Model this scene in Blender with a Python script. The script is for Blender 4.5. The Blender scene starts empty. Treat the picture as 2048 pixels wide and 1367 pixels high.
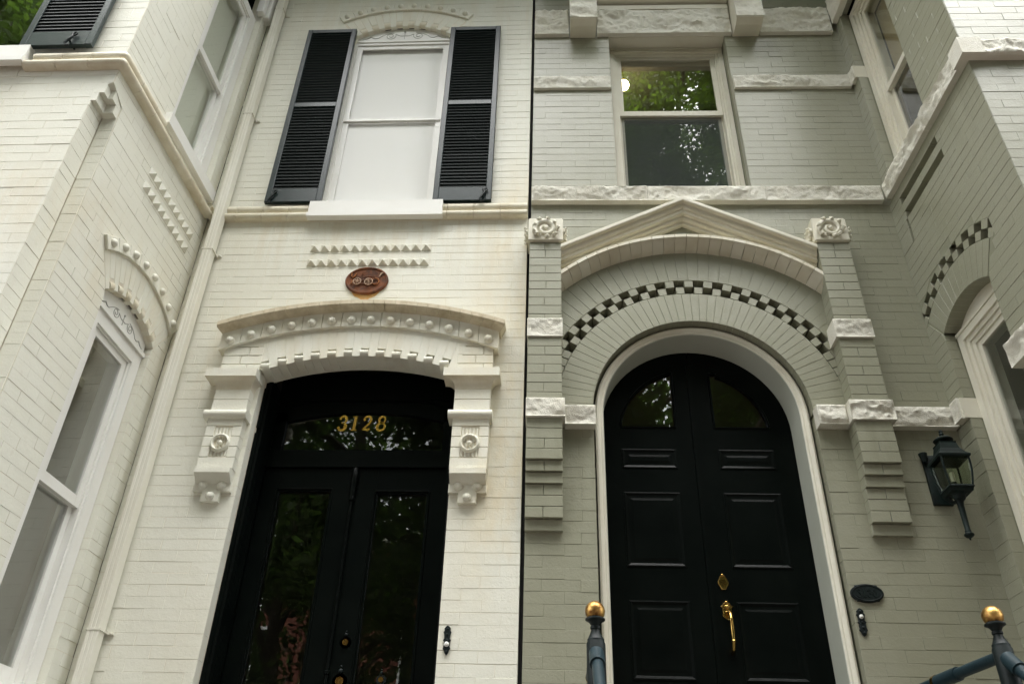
import bpy, bmesh, math, random
from math import sin, cos, pi, sqrt, radians, atan2, asin
from mathutils import Vector, Matrix, noise

random.seed(7)
R = random.Random(11)
scene = bpy.context.scene
COL = scene.collection

# ------------------------------------------------------------------ camera, sky, sun, exposure
CAM = Vector((0.0, -4.6, 1.6))
def make_camera():
    yaw, pit, rol, F = radians(-3.86557936), radians(34.09035385), radians(1.90870986), 1686.5188
    f = Vector((sin(yaw)*cos(pit), cos(yaw)*cos(pit), sin(pit)))
    r = Vector((cos(yaw), -sin(yaw), 0)); u = r.cross(f)
    r2 = r*cos(rol) + u*sin(rol); u2 = r2.cross(f)
    cd = bpy.data.cameras.new('camera'); co = bpy.data.objects.new('camera', cd); COL.objects.link(co)
    co.matrix_world = Matrix(((r2.x, u2.x, -f.x, CAM.x), (r2.y, u2.y, -f.y, CAM.y), (r2.z, u2.z, -f.z, CAM.z), (0, 0, 0, 1)))
    cd.sensor_width = 36.0; cd.lens = F*36.0/2048.0
    cd.clip_start = 0.05; cd.clip_end = 600
    scene.camera = co
    return r2, u2, f, F
CR, CU, CF, CFOC = make_camera()

SUN_EL, SUN_AZ = 76, 165          # overcast: the bright part of the sky is almost overhead
w = bpy.data.worlds.new('World'); scene.world = w; w.use_nodes = True
nt = w.node_tree; bg = nt.nodes['Background']
sky = nt.nodes.new('ShaderNodeTexSky'); sky.sky_type = 'NISHITA'; sky.sun_disc = False
sky.sun_elevation = radians(SUN_EL); sky.sun_rotation = radians(SUN_AZ)
sky.air_density = 1.0; sky.dust_density = 3.0; sky.ozone_density = 1.0
hs = nt.nodes.new('ShaderNodeHueSaturation'); hs.inputs['Saturation'].default_value = 0.14
nt.links.new(sky.outputs[0], hs.inputs['Color']); nt.links.new(hs.outputs[0], bg.inputs[0])
bg.inputs[1].default_value = 0.15

sd = bpy.data.lights.new('sun', 'SUN'); so = bpy.data.objects.new('sun', sd); COL.objects.link(so)
sd.energy = 1.2; sd.angle = radians(80); sd.color = (1.0, 0.98, 0.94)
az = radians(SUN_AZ)
sdir = Vector((sin(az)*cos(radians(SUN_EL)), cos(az)*cos(radians(SUN_EL)), sin(radians(SUN_EL))))
so.rotation_euler = sdir.to_track_quat('Z', 'Y').to_euler(); so.location = (-6, -12, 18)

vs = scene.view_settings
vs.view_transform = 'Standard'; vs.look = 'None'; vs.gamma = 1.0; vs.use_curve_mapping = False
vs.exposure = 2.48
scene.cycles.max_bounces = 10; scene.cycles.transparent_max_bounces = 16
scene.cycles.use_denoising = True

# ------------------------------------------------------------------ materials
def nodes(name):
    m = bpy.data.materials.new(name); m.use_nodes = True
    return m, m.node_tree, m.node_tree.nodes['Principled BSDF']
def N_(t, kind, **kw):
    n = t.nodes.new(kind)
    for k, v in kw.items():
        if k in n.inputs.keys(): n.inputs[k].default_value = v
        else: setattr(n, k, v)
    return n
def c4(c): return (c[0], c[1], c[2], 1)
def paint(name, c1, c2=None, rough=.6, nscale=3.0, bump=.25, bscale=90, bdist=.002, streak=None, metal=0, lo=.35, hi=.7, spec=.4, c3=None, stains=(), uneven=0):
    m, t, b = nodes(name)
    g = N_(t, 'ShaderNodeNewGeometry')
    if c2:
        n = N_(t, 'ShaderNodeTexNoise', Scale=nscale, Detail=6.0, Roughness=.6)
        if streak:
            mp = N_(t, 'ShaderNodeMapping'); mp.inputs['Scale'].default_value = (1, 1, streak)
            t.links.new(g.outputs['Position'], mp.inputs[0]); t.links.new(mp.outputs[0], n.inputs['Vector'])
        else: t.links.new(g.outputs['Position'], n.inputs['Vector'])
        cr = N_(t, 'ShaderNodeValToRGB')
        cr.color_ramp.elements[0].position = lo; cr.color_ramp.elements[1].position = hi
        cr.color_ramp.elements[0].color = c4(c1); cr.color_ramp.elements[1].color = c4(c2)
        t.links.new(n.outputs['Fac'], cr.inputs[0]); out = cr.outputs[0]
        if c3:
            n3 = N_(t, 'ShaderNodeTexNoise', Scale=nscale*9, Detail=5.0, Roughness=.7)
            t.links.new(g.outputs['Position'], n3.inputs['Vector'])
            r3 = N_(t, 'ShaderNodeValToRGB'); r3.color_ramp.elements[0].position = .60; r3.color_ramp.elements[1].position = .78
            r3.color_ramp.elements[1].color = (.75, .75, .75, 1)
            t.links.new(n3.outputs['Fac'], r3.inputs[0])
            mx = N_(t, 'ShaderNodeMix'); mx.data_type = 'RGBA'
            t.links.new(r3.outputs[0], mx.inputs['Factor']); t.links.new(out, mx.inputs['A']); mx.inputs['B'].default_value = c4(c3)
            out = mx.outputs['Result']
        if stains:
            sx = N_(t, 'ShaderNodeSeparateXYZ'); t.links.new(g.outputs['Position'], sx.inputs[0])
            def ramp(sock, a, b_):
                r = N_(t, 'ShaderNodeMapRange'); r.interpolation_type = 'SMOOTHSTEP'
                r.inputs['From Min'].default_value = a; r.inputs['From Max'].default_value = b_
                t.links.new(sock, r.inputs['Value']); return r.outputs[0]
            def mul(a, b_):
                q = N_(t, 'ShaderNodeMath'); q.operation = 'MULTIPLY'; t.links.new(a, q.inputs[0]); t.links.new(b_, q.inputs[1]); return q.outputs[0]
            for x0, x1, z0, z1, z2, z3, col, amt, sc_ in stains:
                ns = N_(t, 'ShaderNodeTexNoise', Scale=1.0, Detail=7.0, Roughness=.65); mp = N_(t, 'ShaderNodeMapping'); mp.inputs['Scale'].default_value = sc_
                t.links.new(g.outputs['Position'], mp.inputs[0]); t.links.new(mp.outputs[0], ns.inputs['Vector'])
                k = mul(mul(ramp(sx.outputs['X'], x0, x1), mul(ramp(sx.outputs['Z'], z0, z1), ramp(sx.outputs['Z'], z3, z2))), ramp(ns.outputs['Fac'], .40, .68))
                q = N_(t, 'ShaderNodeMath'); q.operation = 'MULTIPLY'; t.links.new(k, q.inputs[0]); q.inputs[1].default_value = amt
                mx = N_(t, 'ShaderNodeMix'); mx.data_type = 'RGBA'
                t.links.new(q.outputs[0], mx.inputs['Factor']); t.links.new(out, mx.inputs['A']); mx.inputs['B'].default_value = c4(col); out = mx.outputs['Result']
        t.links.new(out, b.inputs['Base Color'])
    else: b.inputs['Base Color'].default_value = c4(c1)
    b.inputs['Roughness'].default_value = rough; b.inputs['Metallic'].default_value = metal
    b.inputs['Specular IOR Level'].default_value = spec
    if bump:
        n2 = N_(t, 'ShaderNodeTexNoise', Scale=bscale, Detail=5.0, Roughness=.65)
        t.links.new(g.outputs['Position'], n2.inputs['Vector'])
        bp = N_(t, 'ShaderNodeBump', Strength=bump, Distance=bdist)
        t.links.new(n2.outputs['Fac'], bp.inputs['Height'])
        if uneven:
            n4 = N_(t, 'ShaderNodeTexNoise', Scale=13.0, Detail=3.0, Roughness=.5); t.links.new(g.outputs['Position'], n4.inputs['Vector'])
            b4 = N_(t, 'ShaderNodeBump', Strength=.6, Distance=uneven); t.links.new(n4.outputs['Fac'], b4.inputs['Height']); t.links.new(b4.outputs[0], bp.inputs['Normal'])
        t.links.new(bp.outputs[0], b.inputs['Normal'])
    return m
def glass(name, ior=1.5, tint=(.93, .95, .93), rough=0.0):
    m = bpy.data.materials.new(name); m.use_nodes = True; t = m.node_tree; t.nodes.clear()
    o = N_(t, 'ShaderNodeOutputMaterial'); mx = N_(t, 'ShaderNodeMixShader'); tr = N_(t, 'ShaderNodeBsdfTransparent')
    gl = N_(t, 'ShaderNodeBsdfGlossy'); gl.inputs['Roughness'].default_value = rough
    fr = N_(t, 'ShaderNodeFresnel', IOR=ior); tr.inputs[0].default_value = c4(tint)
    g = N_(t, 'ShaderNodeNewGeometry')
    # a thin pane does not bend light, so both of its faces reflect like its outer face
    mr = N_(t, 'ShaderNodeMapRange'); mr.inputs['To Min'].default_value = ior; mr.inputs['To Max'].default_value = 1/ior
    t.links.new(g.outputs['Backfacing'], mr.inputs['Value']); t.links.new(mr.outputs[0], fr.inputs['IOR'])
    n = N_(t, 'ShaderNodeTexNoise', Scale=2.2, Detail=1.0)
    t.links.new(g.outputs['Position'], n.inputs['Vector'])
    bp = N_(t, 'ShaderNodeBump', Strength=.12, Distance=.01); t.links.new(n.outputs['Fac'], bp.inputs['Height'])
    t.links.new(bp.outputs[0], gl.inputs['Normal'])
    t.links.new(fr.outputs[0], mx.inputs[0]); t.links.new(tr.outputs[0], mx.inputs[1]); t.links.new(gl.outputs[0], mx.inputs[2])
    t.links.new(mx.outputs[0], o.inputs[0])
    return m
def emit(name, c, s):
    m = bpy.data.materials.new(name); m.use_nodes = True; t = m.node_tree; t.nodes.clear()
    o = N_(t, 'ShaderNodeOutputMaterial'); e = N_(t, 'ShaderNodeEmission', Strength=s); e.inputs[0].default_value = c4(c)
    t.links.new(e.outputs[0], o.inputs[0]); return m

M = {}
M['white'] = paint('cream_masonry_paint', (.75, .748, .655), (.705, .685, .575), .55, 1.3, .5, 70, .003, streak=.35, lo=.42, hi=.75, c3=(.67, .645, .55), uneven=.004,
                   stains=((-.75, -.20, 2.6, 3.6, 5.6, 6.8, (.70, .585, .36), .75, (3, 3, 1.2)), (-2.6, -2.2, 5.0, 5.75, 5.80, 5.90, (.62, .54, .38), .45, (9, 9, .9)), (-2.7, -2.0, 7.4, 8.4, 9, 9.5, (.68, .60, .44), .35, (7, 7, .7)), (-9, -8, 4.1, 4.62, 4.80, 5.3, (.66, .57, .40), .35, (6, 6, 1.5))))
M['white_mortar'] = paint('cream_joint_paint', (.72, .68, .56), (.60, .54, .42), .75, 5, .5, 60, .003, lo=.45, hi=.75)
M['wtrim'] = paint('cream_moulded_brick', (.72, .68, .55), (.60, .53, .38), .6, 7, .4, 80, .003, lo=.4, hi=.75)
M['wstain_shade'] = paint('cream_weathered_shaded_brick', (.64, .57, .42), (.38, .31, .18), .65, 11, .4, 80, .003, lo=.4, hi=.8)  # ochre weathering and the hood cornice's underside shade, both in the colour
M['gloss_white'] = paint('white_gloss_wood', (.80, .80, .76), (.76, .75, .70), .35, 4, .15, 40, .002)
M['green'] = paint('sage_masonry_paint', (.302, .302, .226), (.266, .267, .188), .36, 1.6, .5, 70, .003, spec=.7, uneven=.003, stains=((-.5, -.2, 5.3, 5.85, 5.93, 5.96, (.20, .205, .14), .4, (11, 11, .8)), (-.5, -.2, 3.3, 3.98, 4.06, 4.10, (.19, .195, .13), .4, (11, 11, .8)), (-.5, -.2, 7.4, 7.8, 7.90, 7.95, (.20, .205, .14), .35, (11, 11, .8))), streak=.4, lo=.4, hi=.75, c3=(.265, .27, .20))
M['green_mortar'] = paint('sage_joint_paint', (.285, .292, .212), (.24, .245, .172), .7, 5, .5, 60, .003)
M['gtrim'] = paint('pale_stone_paint', (.72, .70, .59), (.65, .61, .49), .55, 3, .3, 70, .002, lo=.4, hi=.75)
M['gmould'] = paint('buff_moulding_paint', (.68, .65, .53), (.60, .55, .42), .55, 6, .3, 70, .002)
M['stone'] = paint('rough_white_stone', (.745, .73, .64), (.68, .65, .54), .75, 9, .8, 130, .006, lo=.45, hi=.8)
M['reveal'] = paint('sage_white_board', (.50, .52, .45), (.46, .48, .41), .45, 3, .15, 60, .002)
M['black'] = paint('black_door_paint', (.0018, .0030, .0026), (.0036, .0052, .0044), .30, 5, .35, 28, .003, spec=.08)
M['shutter'] = paint('dark_green_shutter_paint', (.010, .020, .020), (.016, .030, .030), .32, 8, .3, 60, .002, spec=.38)
M['louver'] = paint('dark_louver_paint', (.005, .009, .008), (.009, .014, .013), .45, 30, .3, 60, .002, spec=.18)
M['iron'] = paint('black_iron', (.007, .011, .011), (.013, .020, .020), .45, 20, .4, 120, .002, spec=.22)
M['rail'] = paint('blue_black_rail_paint', (.010, .024, .030), (.016, .034, .042), .42, 15, .4, 120, .002, spec=.3)
M['copper'] = paint('dark_green_patina', (.004, .009, .008), (.009, .022, .019), .55, 22, .4, 90, .002, spec=.25, lo=.4, hi=.75)
M['brass'] = paint('polished_brass', (.62, .42, .13), (.45, .28, .08), .22, 30, .1, 60, .001, metal=1)
M['gilt'] = paint('worn_gilt', (.66, .41, .13), (.20, .09, .03), .38, 30, .3, 90, .002, metal=1, lo=.42, hi=.68)
M['gold'] = paint('gold_leaf', (.98, .66, .10), (.94, .60, .08), .4, 40, .1, 60, .001, metal=0, spec=.6)
M['rust'] = paint('rusted_iron', (.20, .066, .022), (.075, .032, .018), .8, 22, .8, 160, .003, lo=.38, hi=.66, c3=(.30, .085, .018))
M['rustpale'] = paint('rust_orange', (.36, .13, .03), (.20, .07, .02), .8, 40, .6, 160, .002)
M['ruststain'] = paint('rust_stain', (.62, .30, .07), (.70, .52, .28), .8, 30, .2, 90, .001)
M['ironpale'] = paint('bare_iron_relief', (.50, .37, .27), (.36, .22, .14), .7, 40, .6, 160, .002)
M['glass'] = glass('window_glass', 1.75)
M['glass_side'] = glass('bay_window_glass', 2.8)
M['glass_lo'] = glass('matte_sash_glass', 1.07, (.99, .99, .985))
M['glass_hi'] = glass('upper_sash_glass', 2.4)
M['glass_scr'] = glass('lower_sash_glass', 3.2, (.45, .47, .46))
M['lampglass'] = glass('lantern_glass', 1.45, (.85, .88, .82))
M['shade'] = paint('white_roller_shade', (.86, .86, .84), (.84, .845, .83), .8, 2, 0)
M['greyshade'] = paint('grey_roller_shade', (.80, .78, .70), (.76, .74, .65), .8, 2, 0)
M['tanpanel'] = paint('tan_panel', (.50, .40, .24), (.44, .34, .19), .8, 2, 0)
M['candle'] = paint('cream_candle_sleeve', (.75, .72, .62), None, .5, bump=0)
M['ivory'] = paint('ivory_button', (.80, .80, .76), None, .3, bump=0)
M['scroll'] = paint('incised_shade_grey', (.40, .40, .36), None, .7, bump=0)  # grey paints in the shade of incised scroll grooves
M['pipe'] = paint('cream_metal_paint', (.745, .735, .645), (.69, .665, .56), .5, 6, .2, 90, .002, streak=.2)
M['dark'] = paint('dark_gap', (.02, .02, .02), None, .9, bump=0)
M['room'] = paint('interior_plaster', (.30, .28, .23), None, .9, bump=0)
M['asphalt'] = paint('asphalt', (.05, .05, .05), (.07, .07, .068), .9, 8, .6, 150, .01)
M['pave'] = paint('paving', (.085, .055, .042), (.12, .085, .065), .85, 3, .5, 60, .01)
M['step'] = paint('step_stone', (.12, .115, .10), (.16, .15, .13), .8, 3, .5, 60, .01)
M['bark'] = paint('bark', (.06, .048, .036), (.10, .08, .06), .9, 12, .9, 40, .03, streak=.2)
M['redbrick'] = paint('red_brick', (.22, .075, .045), (.16, .055, .035), .85, 4, .5, 60, .005)
def screen(name, c, op):
    m = bpy.data.materials.new(name); m.use_nodes = True; t = m.node_tree; p = t.nodes['Principled BSDF']
    p.inputs['Base Color'].default_value = c4(c); p.inputs['Roughness'].default_value = .8
    tr = N_(t, 'ShaderNodeBsdfTransparent'); mx = N_(t, 'ShaderNodeMixShader'); mx.inputs[0].default_value = op
    t.links.new(tr.outputs[0], mx.inputs[1]); t.links.new(p.outputs[0], mx.inputs[2]); t.links.new(mx.outputs[0], t.nodes['Material Output'].inputs[0])
    return m
M['screen'] = screen('grey_insect_screen', (.06, .078, .064), .25)
def leafmat(name, a, b):
    m, t, p = nodes(name)
    g = N_(t, 'ShaderNodeNewGeometry'); n = N_(t, 'ShaderNodeTexNoise', Scale=.9, Detail=3.0)
    t.links.new(g.outputs['Position'], n.inputs['Vector'])
    cr = N_(t, 'ShaderNodeValToRGB'); cr.color_ramp.elements[0].color = c4(a); cr.color_ramp.elements[1].color = c4(b)
    cr.color_ramp.elements[0].position = .35; cr.color_ramp.elements[1].position = .65
    t.links.new(n.outputs['Fac'], cr.inputs[0]); t.links.new(cr.outputs[0], p.inputs['Base Color']); p.inputs['Roughness'].default_value = .5
    tl = N_(t, 'ShaderNodeBsdfTranslucent'); hv = N_(t, 'ShaderNodeHueSaturation', Value=2.0, Saturation=1.1); t.links.new(cr.outputs[0], hv.inputs['Color']); t.links.new(hv.outputs[0], tl.inputs[0])
    mx = N_(t, 'ShaderNodeMixShader'); mx.inputs[0].default_value = .6
    t.links.new(p.outputs[0], mx.inputs[1]); t.links.new(tl.outputs[0], mx.inputs[2])
    t.links.new(mx.outputs[0], t.nodes['Material Output'].inputs[0])
    return m
M['leaf'] = leafmat('leaf_green', (.060, .105, .020), (.12, .19, .03))
M['leaf2'] = leafmat('leaf_dark', (.035, .065, .018), (.07, .11, .028))

# ------------------------------------------------------------------ frames and mesh builder
class Fr:
    """wall coordinates: s along the wall, n outward from it, z up"""
    def __init__(s, o, a, N): s.o = Vector((*o, 0)); s.a = Vector((*a, 0)).normalized(); s.N = Vector((*N, 0)).normalized()
    def __call__(s, x, n, z): return s.o + s.a*x + s.N*n + Vector((0, 0, z))
    def mat(s, x, n, z):
        a = s.a if s.a.cross(Vector((0, 0, 1))).dot(s.N) > 0 else -s.a
        p = s(x, n, z)
        return Matrix(((a.x, 0, s.N.x, p.x), (a.y, 0, s.N.y, p.y), (0, 1, 0, p.z), (0, 0, 0, 1)))
ID = lambda x, y, z: Vector((x, y, z))

class MB:
    def __init__(s, T=ID): s.v = []; s.f = []; s.T = T; s.mi = []; s.cur = 0
    def add(s, vs, fs):
        b = len(s.v); s.v += [s.T(*p) for p in vs]
        for f in fs: s.f.append([b+i for i in f]); s.mi.append(s.cur)
    def box(s, s0, s1, n0, n1, z0, z1):
        s.add([(s0, n0, z0), (s1, n0, z0), (s1, n1, z0), (s0, n1, z0), (s0, n0, z1), (s1, n0, z1), (s1, n1, z1), (s0, n1, z1)],
              [(0, 3, 2, 1), (4, 5, 6, 7), (0, 1, 5, 4), (1, 2, 6, 5), (2, 3, 7, 6), (3, 0, 4, 7)])
    def slab(s, poly, nb, nf, c=.0025, back=False):
        k = len(poly)
        # force one winding
        ar = sum(poly[i][0]*poly[(i+1) % k][1]-poly[(i+1) % k][0]*poly[i][1] for i in range(k))
        if ar < 0: poly = poly[::-1]
        ins = []
        for i in range(k):
            p0 = poly[i-1]; p1 = poly[i]; p2 = poly[(i+1) % k]
            d1 = (p1[0]-p0[0], p1[1]-p0[1]); d2 = (p2[0]-p1[0], p2[1]-p1[1])
            l1 = math.hypot(*d1) or 1e-9; l2 = math.hypot(*d2) or 1e-9
            n1 = (-d1[1]/l1, d1[0]/l1); n2 = (-d2[1]/l2, d2[0]/l2)
            den = 1+n1[0]*n2[0]+n1[1]*n2[1]; den = max(den, .3)
            ins.append((p1[0]+c*(n1[0]+n2[0])/den, p1[1]+c*(n1[1]+n2[1])/den))
        vs = [(p[0], nb, p[1]) for p in poly]+[(p[0], nf-c, p[1]) for p in poly]+[(p[0], nf, p[1]) for p in ins]
        fs = []
        for i in range(k):
            j = (i+1) % k
            fs += [(i, j, k+j, k+i), (k+i, k+j, 2*k+j, 2*k+i)]
        fs.append(tuple(range(2*k, 3*k)))
        if back: fs.append(tuple(range(k-1, -1, -1)))
        s.add(vs, fs)
    def sweep(s, profs, closed=False, caps=True):
        """list of cross-sections (equal length lists of points)"""
        m = len(profs[0]); vs = [p for pr in profs for p in pr]; fs = []
        for i in range(len(profs)-1):
            for j in range(m if closed else m-1):
                a = i*m+j; b = i*m+(j+1) % m
                fs.append((a, b, b+m, a+m))
        if caps:
            fs.append(tuple(range(m))); fs.append(tuple(range((len(profs)-1)*m, len(profs)*m)))
        s.add(vs, fs)
    def tube(s, pts, r, k=8, caps=True):
        pts = [Vector(p) for p in pts]; profs = []
        up = None
        for i, p in enumerate(pts):
            d = (pts[min(i+1, len(pts)-1)]-pts[max(i-1, 0)]).normalized()
            if up is None or abs(up.dot(d)) > .95:
                up = Vector((0, 0, 1)) if abs(d.z) < .9 else Vector((0, 1, 0))
            x = up.cross(d).normalized(); y = d.cross(x); up = y
            rr = r[i] if isinstance(r, (list, tuple)) else r
            profs.append([tuple(p+x*cos(2*pi*q/k)*rr+y*sin(2*pi*q/k)*rr) for q in range(k)])
        s.sweep(profs, True, caps)
    def lathe(s, base, prof, k=14, axis=(0, 0, 1)):
        """prof: (radius, height) along axis"""
        ax = Vector(axis).normalized(); x = ax.orthogonal().normalized(); y = ax.cross(x); b = Vector(base)
        profs = [[tuple(b+ax*h+x*cos(2*pi*q/k)*r+y*sin(2*pi*q/k)*r) for q in range(k)] for r, h in prof]
        s.sweep(profs, True)
    def ball(s, c, r, k=12, squash=(1, 1, 1)):
        c = Vector(c); profs = []
        for i in range(0, 9):
            t = pi*i/8; t = min(max(t, .06), pi-.06)
            profs.append([tuple(c+Vector((sin(t)*cos(2*pi*q/k)*r*squash[0], sin(t)*sin(2*pi*q/k)*r*squash[1], cos(t)*r*squash[2]))) for q in range(k)])
        s.sweep(profs, True)
    def build(s, name, mat, parent=None, smooth=0, label=None, kind=None):
        me = bpy.data.meshes.new(name); me.from_pydata([tuple(p) for p in s.v], [], s.f)
        bm = bmesh.new(); bm.from_mesh(me); bmesh.ops.recalc_face_normals(bm, faces=bm.faces); bm.to_mesh(me); bm.free()
        mats = mat if isinstance(mat, (list, tuple)) else [mat]
        for m in mats: me.materials.append(m)
        if len(mats) > 1: me.polygons.foreach_set('material_index', s.mi)
        if smooth:
            me.polygons.foreach_set('use_smooth', [True]*len(me.polygons)); me.set_sharp_from_angle(angle=radians(smooth))
        return link(name, me, parent, label, kind)
def link(name, me, parent=None, label=None, kind=None):
    o = bpy.data.objects.new(name, me); COL.objects.link(o)
    if parent: o.parent = parent
    if label: o['label'] = label
    if kind: o['kind'] = kind
    return o
def thing(name, label, cat, loc=(0, 0, 0), rz=0, group=None):
    o = bpy.data.objects.new(name, None); COL.objects.link(o); o.location = loc; o.rotation_euler = (0, 0, rz)
    o.empty_display_size = .1
    o['label'] = label; o['category'] = cat
    if group: o['group'] = group
    return o
def tag(o, label, cat, group=None):
    o['label'] = label; o['category'] = cat
    if group: o['group'] = group
    return o

# ------------------------------------------------------------------ walls of bricks
def subtract(iv, cuts):
    for c0, c1 in cuts:
        out = []
        for a, b in iv:
            if c1 <= a or c0 >= b: out.append((a, b)); continue
            if c0 > a: out.append((a, c0))
            if c1 < b: out.append((c1, b))
        iv = out
    return iv
def row_spans(s0, s1, zb, zt, holes):
    e = 1e-4
    A = subtract([(s0, s1)], [h for f in holes for h in f(zb+e)]); B = subtract([(s0, s1)], [h for f in holes for h in f(zt-e)])
    if len(A) == len(B) and all(min(a[1], b[1]) > max(a[0], b[0]) for a, b in zip(A, B)): return list(zip(A, B))
    Mi = subtract([(s0, s1)], [h for f in holes for h in list(f(zb+e))+list(f(zt-e))])
    return [(m, m) for m in Mi]
def rect_hole(a, b, z0, z1): return lambda z: [(a, b)] if z0 < z < z1 else []
def arc_hole(sc, zc, r, z0, z1=1e9):
    def f(z):
        d = r*r-(z-zc)**2
        return [(sc-sqrt(d), sc+sqrt(d))] if z0 <= z < z1 and d > 0 else []
    return f
def wedge_hole(sc, zc, r, z0, am):
    def f(z):
        d = r*r-(z-zc)**2
        if z < z0 or d <= 0: return []
        h = min(sqrt(d), (z-zc)*math.tan(am)); return [(sc-h, sc+h)]
    return f
POOL = {}
def add_pool(house, wallobj, fr, poly, n, full, mat, depth):
    POOL.setdefault(house, []).append((wallobj, fr, poly, n, full, mat, depth))
def lay_wall(house, parent, fr, s0, s1, z0, z1, holes, course, mat, mmat, bholes=None, length=.221, joint=.0028, hj=.0022, back=-.0019, depth=.25, bdepth=.065, seed=0, name='wall', bz0=None, inset=(0, 0)):
    """mortar backing with openings, then the courses of bricks laid on it"""
    rr = random.Random(seed)
    mb = MB(fr)
    zs = []; z = z0
    while z < z1-1e-6: zs.append(z); z += course/2
    zs.append(z1)
    for zb, zt in zip(zs[:-1], zs[1:]):
        for (a, b) in row_spans(s0, s1, zb, zt, holes):
            el, er = .003*(a[0] > s0+1e-6), .003*(a[1] < s1-1e-6)      # the brick ends stand just proud of the backing
            p = [(a[0]+el, zb), (a[1]-er, zb), (b[1]-er, zt), (b[0]+el, zt)]
            mb.add([(q[0], back, q[1]) for q in p], [(0, 1, 2, 3)])
            for i0, i1, edge in ((0, 3, a[0] > s0+1e-6), (1, 2, a[1] < s1-1e-6)):
                if edge:
                    sg = -.002 if i0 == 0 else .002
                    mb.add([(p[i0][0], back, p[i0][1]), (p[i1][0], back, p[i1][1]), (p[i1][0]-sg*0, -depth, p[i1][1]), (p[i0][0]-sg*0, -depth, p[i0][1])], [(0, 1, 2, 3)])
    wo = mb.build(name, mmat, parent)
    bh = bholes if bholes is not None else holes
    k = 0; zb = z0 if bz0 is None else bz0
    while zb < z1-.02:
        zt = min(zb+course-joint, z1)
        off = (.5*length if k % 2 else 0)+rr.uniform(-.012, .012)
        wob = rr.uniform(-.0006, .0006)
        for (A, B) in row_spans(s0+inset[0], s1-inset[1], zb, zt, bh):
            lo = min(A[0], B[0]); hi = max(A[1], B[1])
            x = math.floor((lo-off)/length)*length+off
            cuts = []
            while x < hi:
                cuts.append(x+rr.uniform(-.004, .004)); x += length
            cuts.append(x)
            cuts = [c for c in cuts if lo+.05 < c < hi-.05]
            cuts = [None]+cuts+[None]
            for c0, c1 in zip(cuts[:-1], cuts[1:]):
                l0, l1 = (A[0], B[0]) if c0 is None else (c0+hj/2, c0+hj/2)
                r0, r1 = (A[1], B[1]) if c1 is None else (c1-hj/2, c1-hj/2)
                l0 = max(l0, A[0]); l1 = max(l1, B[0]); r0 = min(r0, A[1]); r1 = min(r1, B[1])
                if r0-l0 < .012 or r1-l1 < .012: continue
                n = rr.gauss(0, .0007); n = max(-.0016, min(.0016, n))
                j = lambda: rr.uniform(-.0007, .0007)
                full = c0 is not None and c1 is not None
                zq = zb-joint*rr.choice((0, 0, .5, 1, 1)) if zb > z0+.01 else zb
                if c1 is not None and rr.random() < .35: r0 += hj; r1 += hj
                if full: poly = [(l0, zq), (r0, zq), (r0, zt), (l0, zt)]
                else: poly = [(l0, zq), (r0, zq), (r1, zt), (l1, zt)]
                add_pool(house, wo, fr, poly, n, full, mat, bdepth)
        zb += course; k += 1
    return wo
def project(p):
    v = p-CAM; d = v.dot(CF)
    if d < .1: return None
    return (1024+CFOC*v.dot(CR)/d, 683.5-CFOC*v.dot(CU)/d)
SHARED = {}
def finish_pool(house, root_mat, top):
    """the bricks that show largest become objects, the rest one joined part per wall"""
    items = []
    for it in POOL.get(house, []):
        wo, fr, poly, n, full, mat, dep = it
        pts = [project(root_mat @ fr(p[0], n, p[1])) for p in poly]
        ar = 0
        if all(pts):
            cx = sum(p[0] for p in pts)/4; cy = sum(p[1] for p in pts)/4
            if 0 < cx < 2048 and 0 < cy < 1367:
                ar = abs(sum(pts[i][0]*pts[(i+1) % 4][1]-pts[(i+1) % 4][0]*pts[i][1] for i in range(4)))/2
        items.append((ar, it))
    items.sort(key=lambda t: -t[0])
    rest = {}
    for i, (ar, (wo, fr, poly, n, full, mat, dep)) in enumerate(items):
        if i < top and ar > 0:
            w_ = poly[1][0]-poly[0][0]; h_ = poly[3][1]-poly[0][1]
            if full:
                key = (round(w_*500)/500, round(h_, 4), mat.name)
                if key not in SHARED:
                    mb = MB(lambda s, n_, z: Vector((s, z, n_)))
                    a, b = key[0]/2, h_/2
                    mb.slab([(-a, -b), (a, -b), (a, b), (-a, b)], -dep, 0, .0010)
                    o = mb.build('brick', mat, wo); SHARED[key] = o.data
                else: o = link('brick', SHARED[key], wo)
                o.matrix_local = fr.mat((poly[0][0]+poly[1][0])/2, n, (poly[0][1]+poly[3][1])/2)
            else:
                mb = MB(fr); mb.slab(poly, -dep, n, .0010); mb.build('brick', mat, wo)
        else:
            rest.setdefault(wo.name, [wo, MB(fr), mat, fr])
            r = rest[wo.name]; r[1].slab(poly, -dep, n, .0010)
    for k, (wo, mb, mat, fr) in rest.items(): mb.build('brickwork', mat, wo, kind='stuff')

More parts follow.
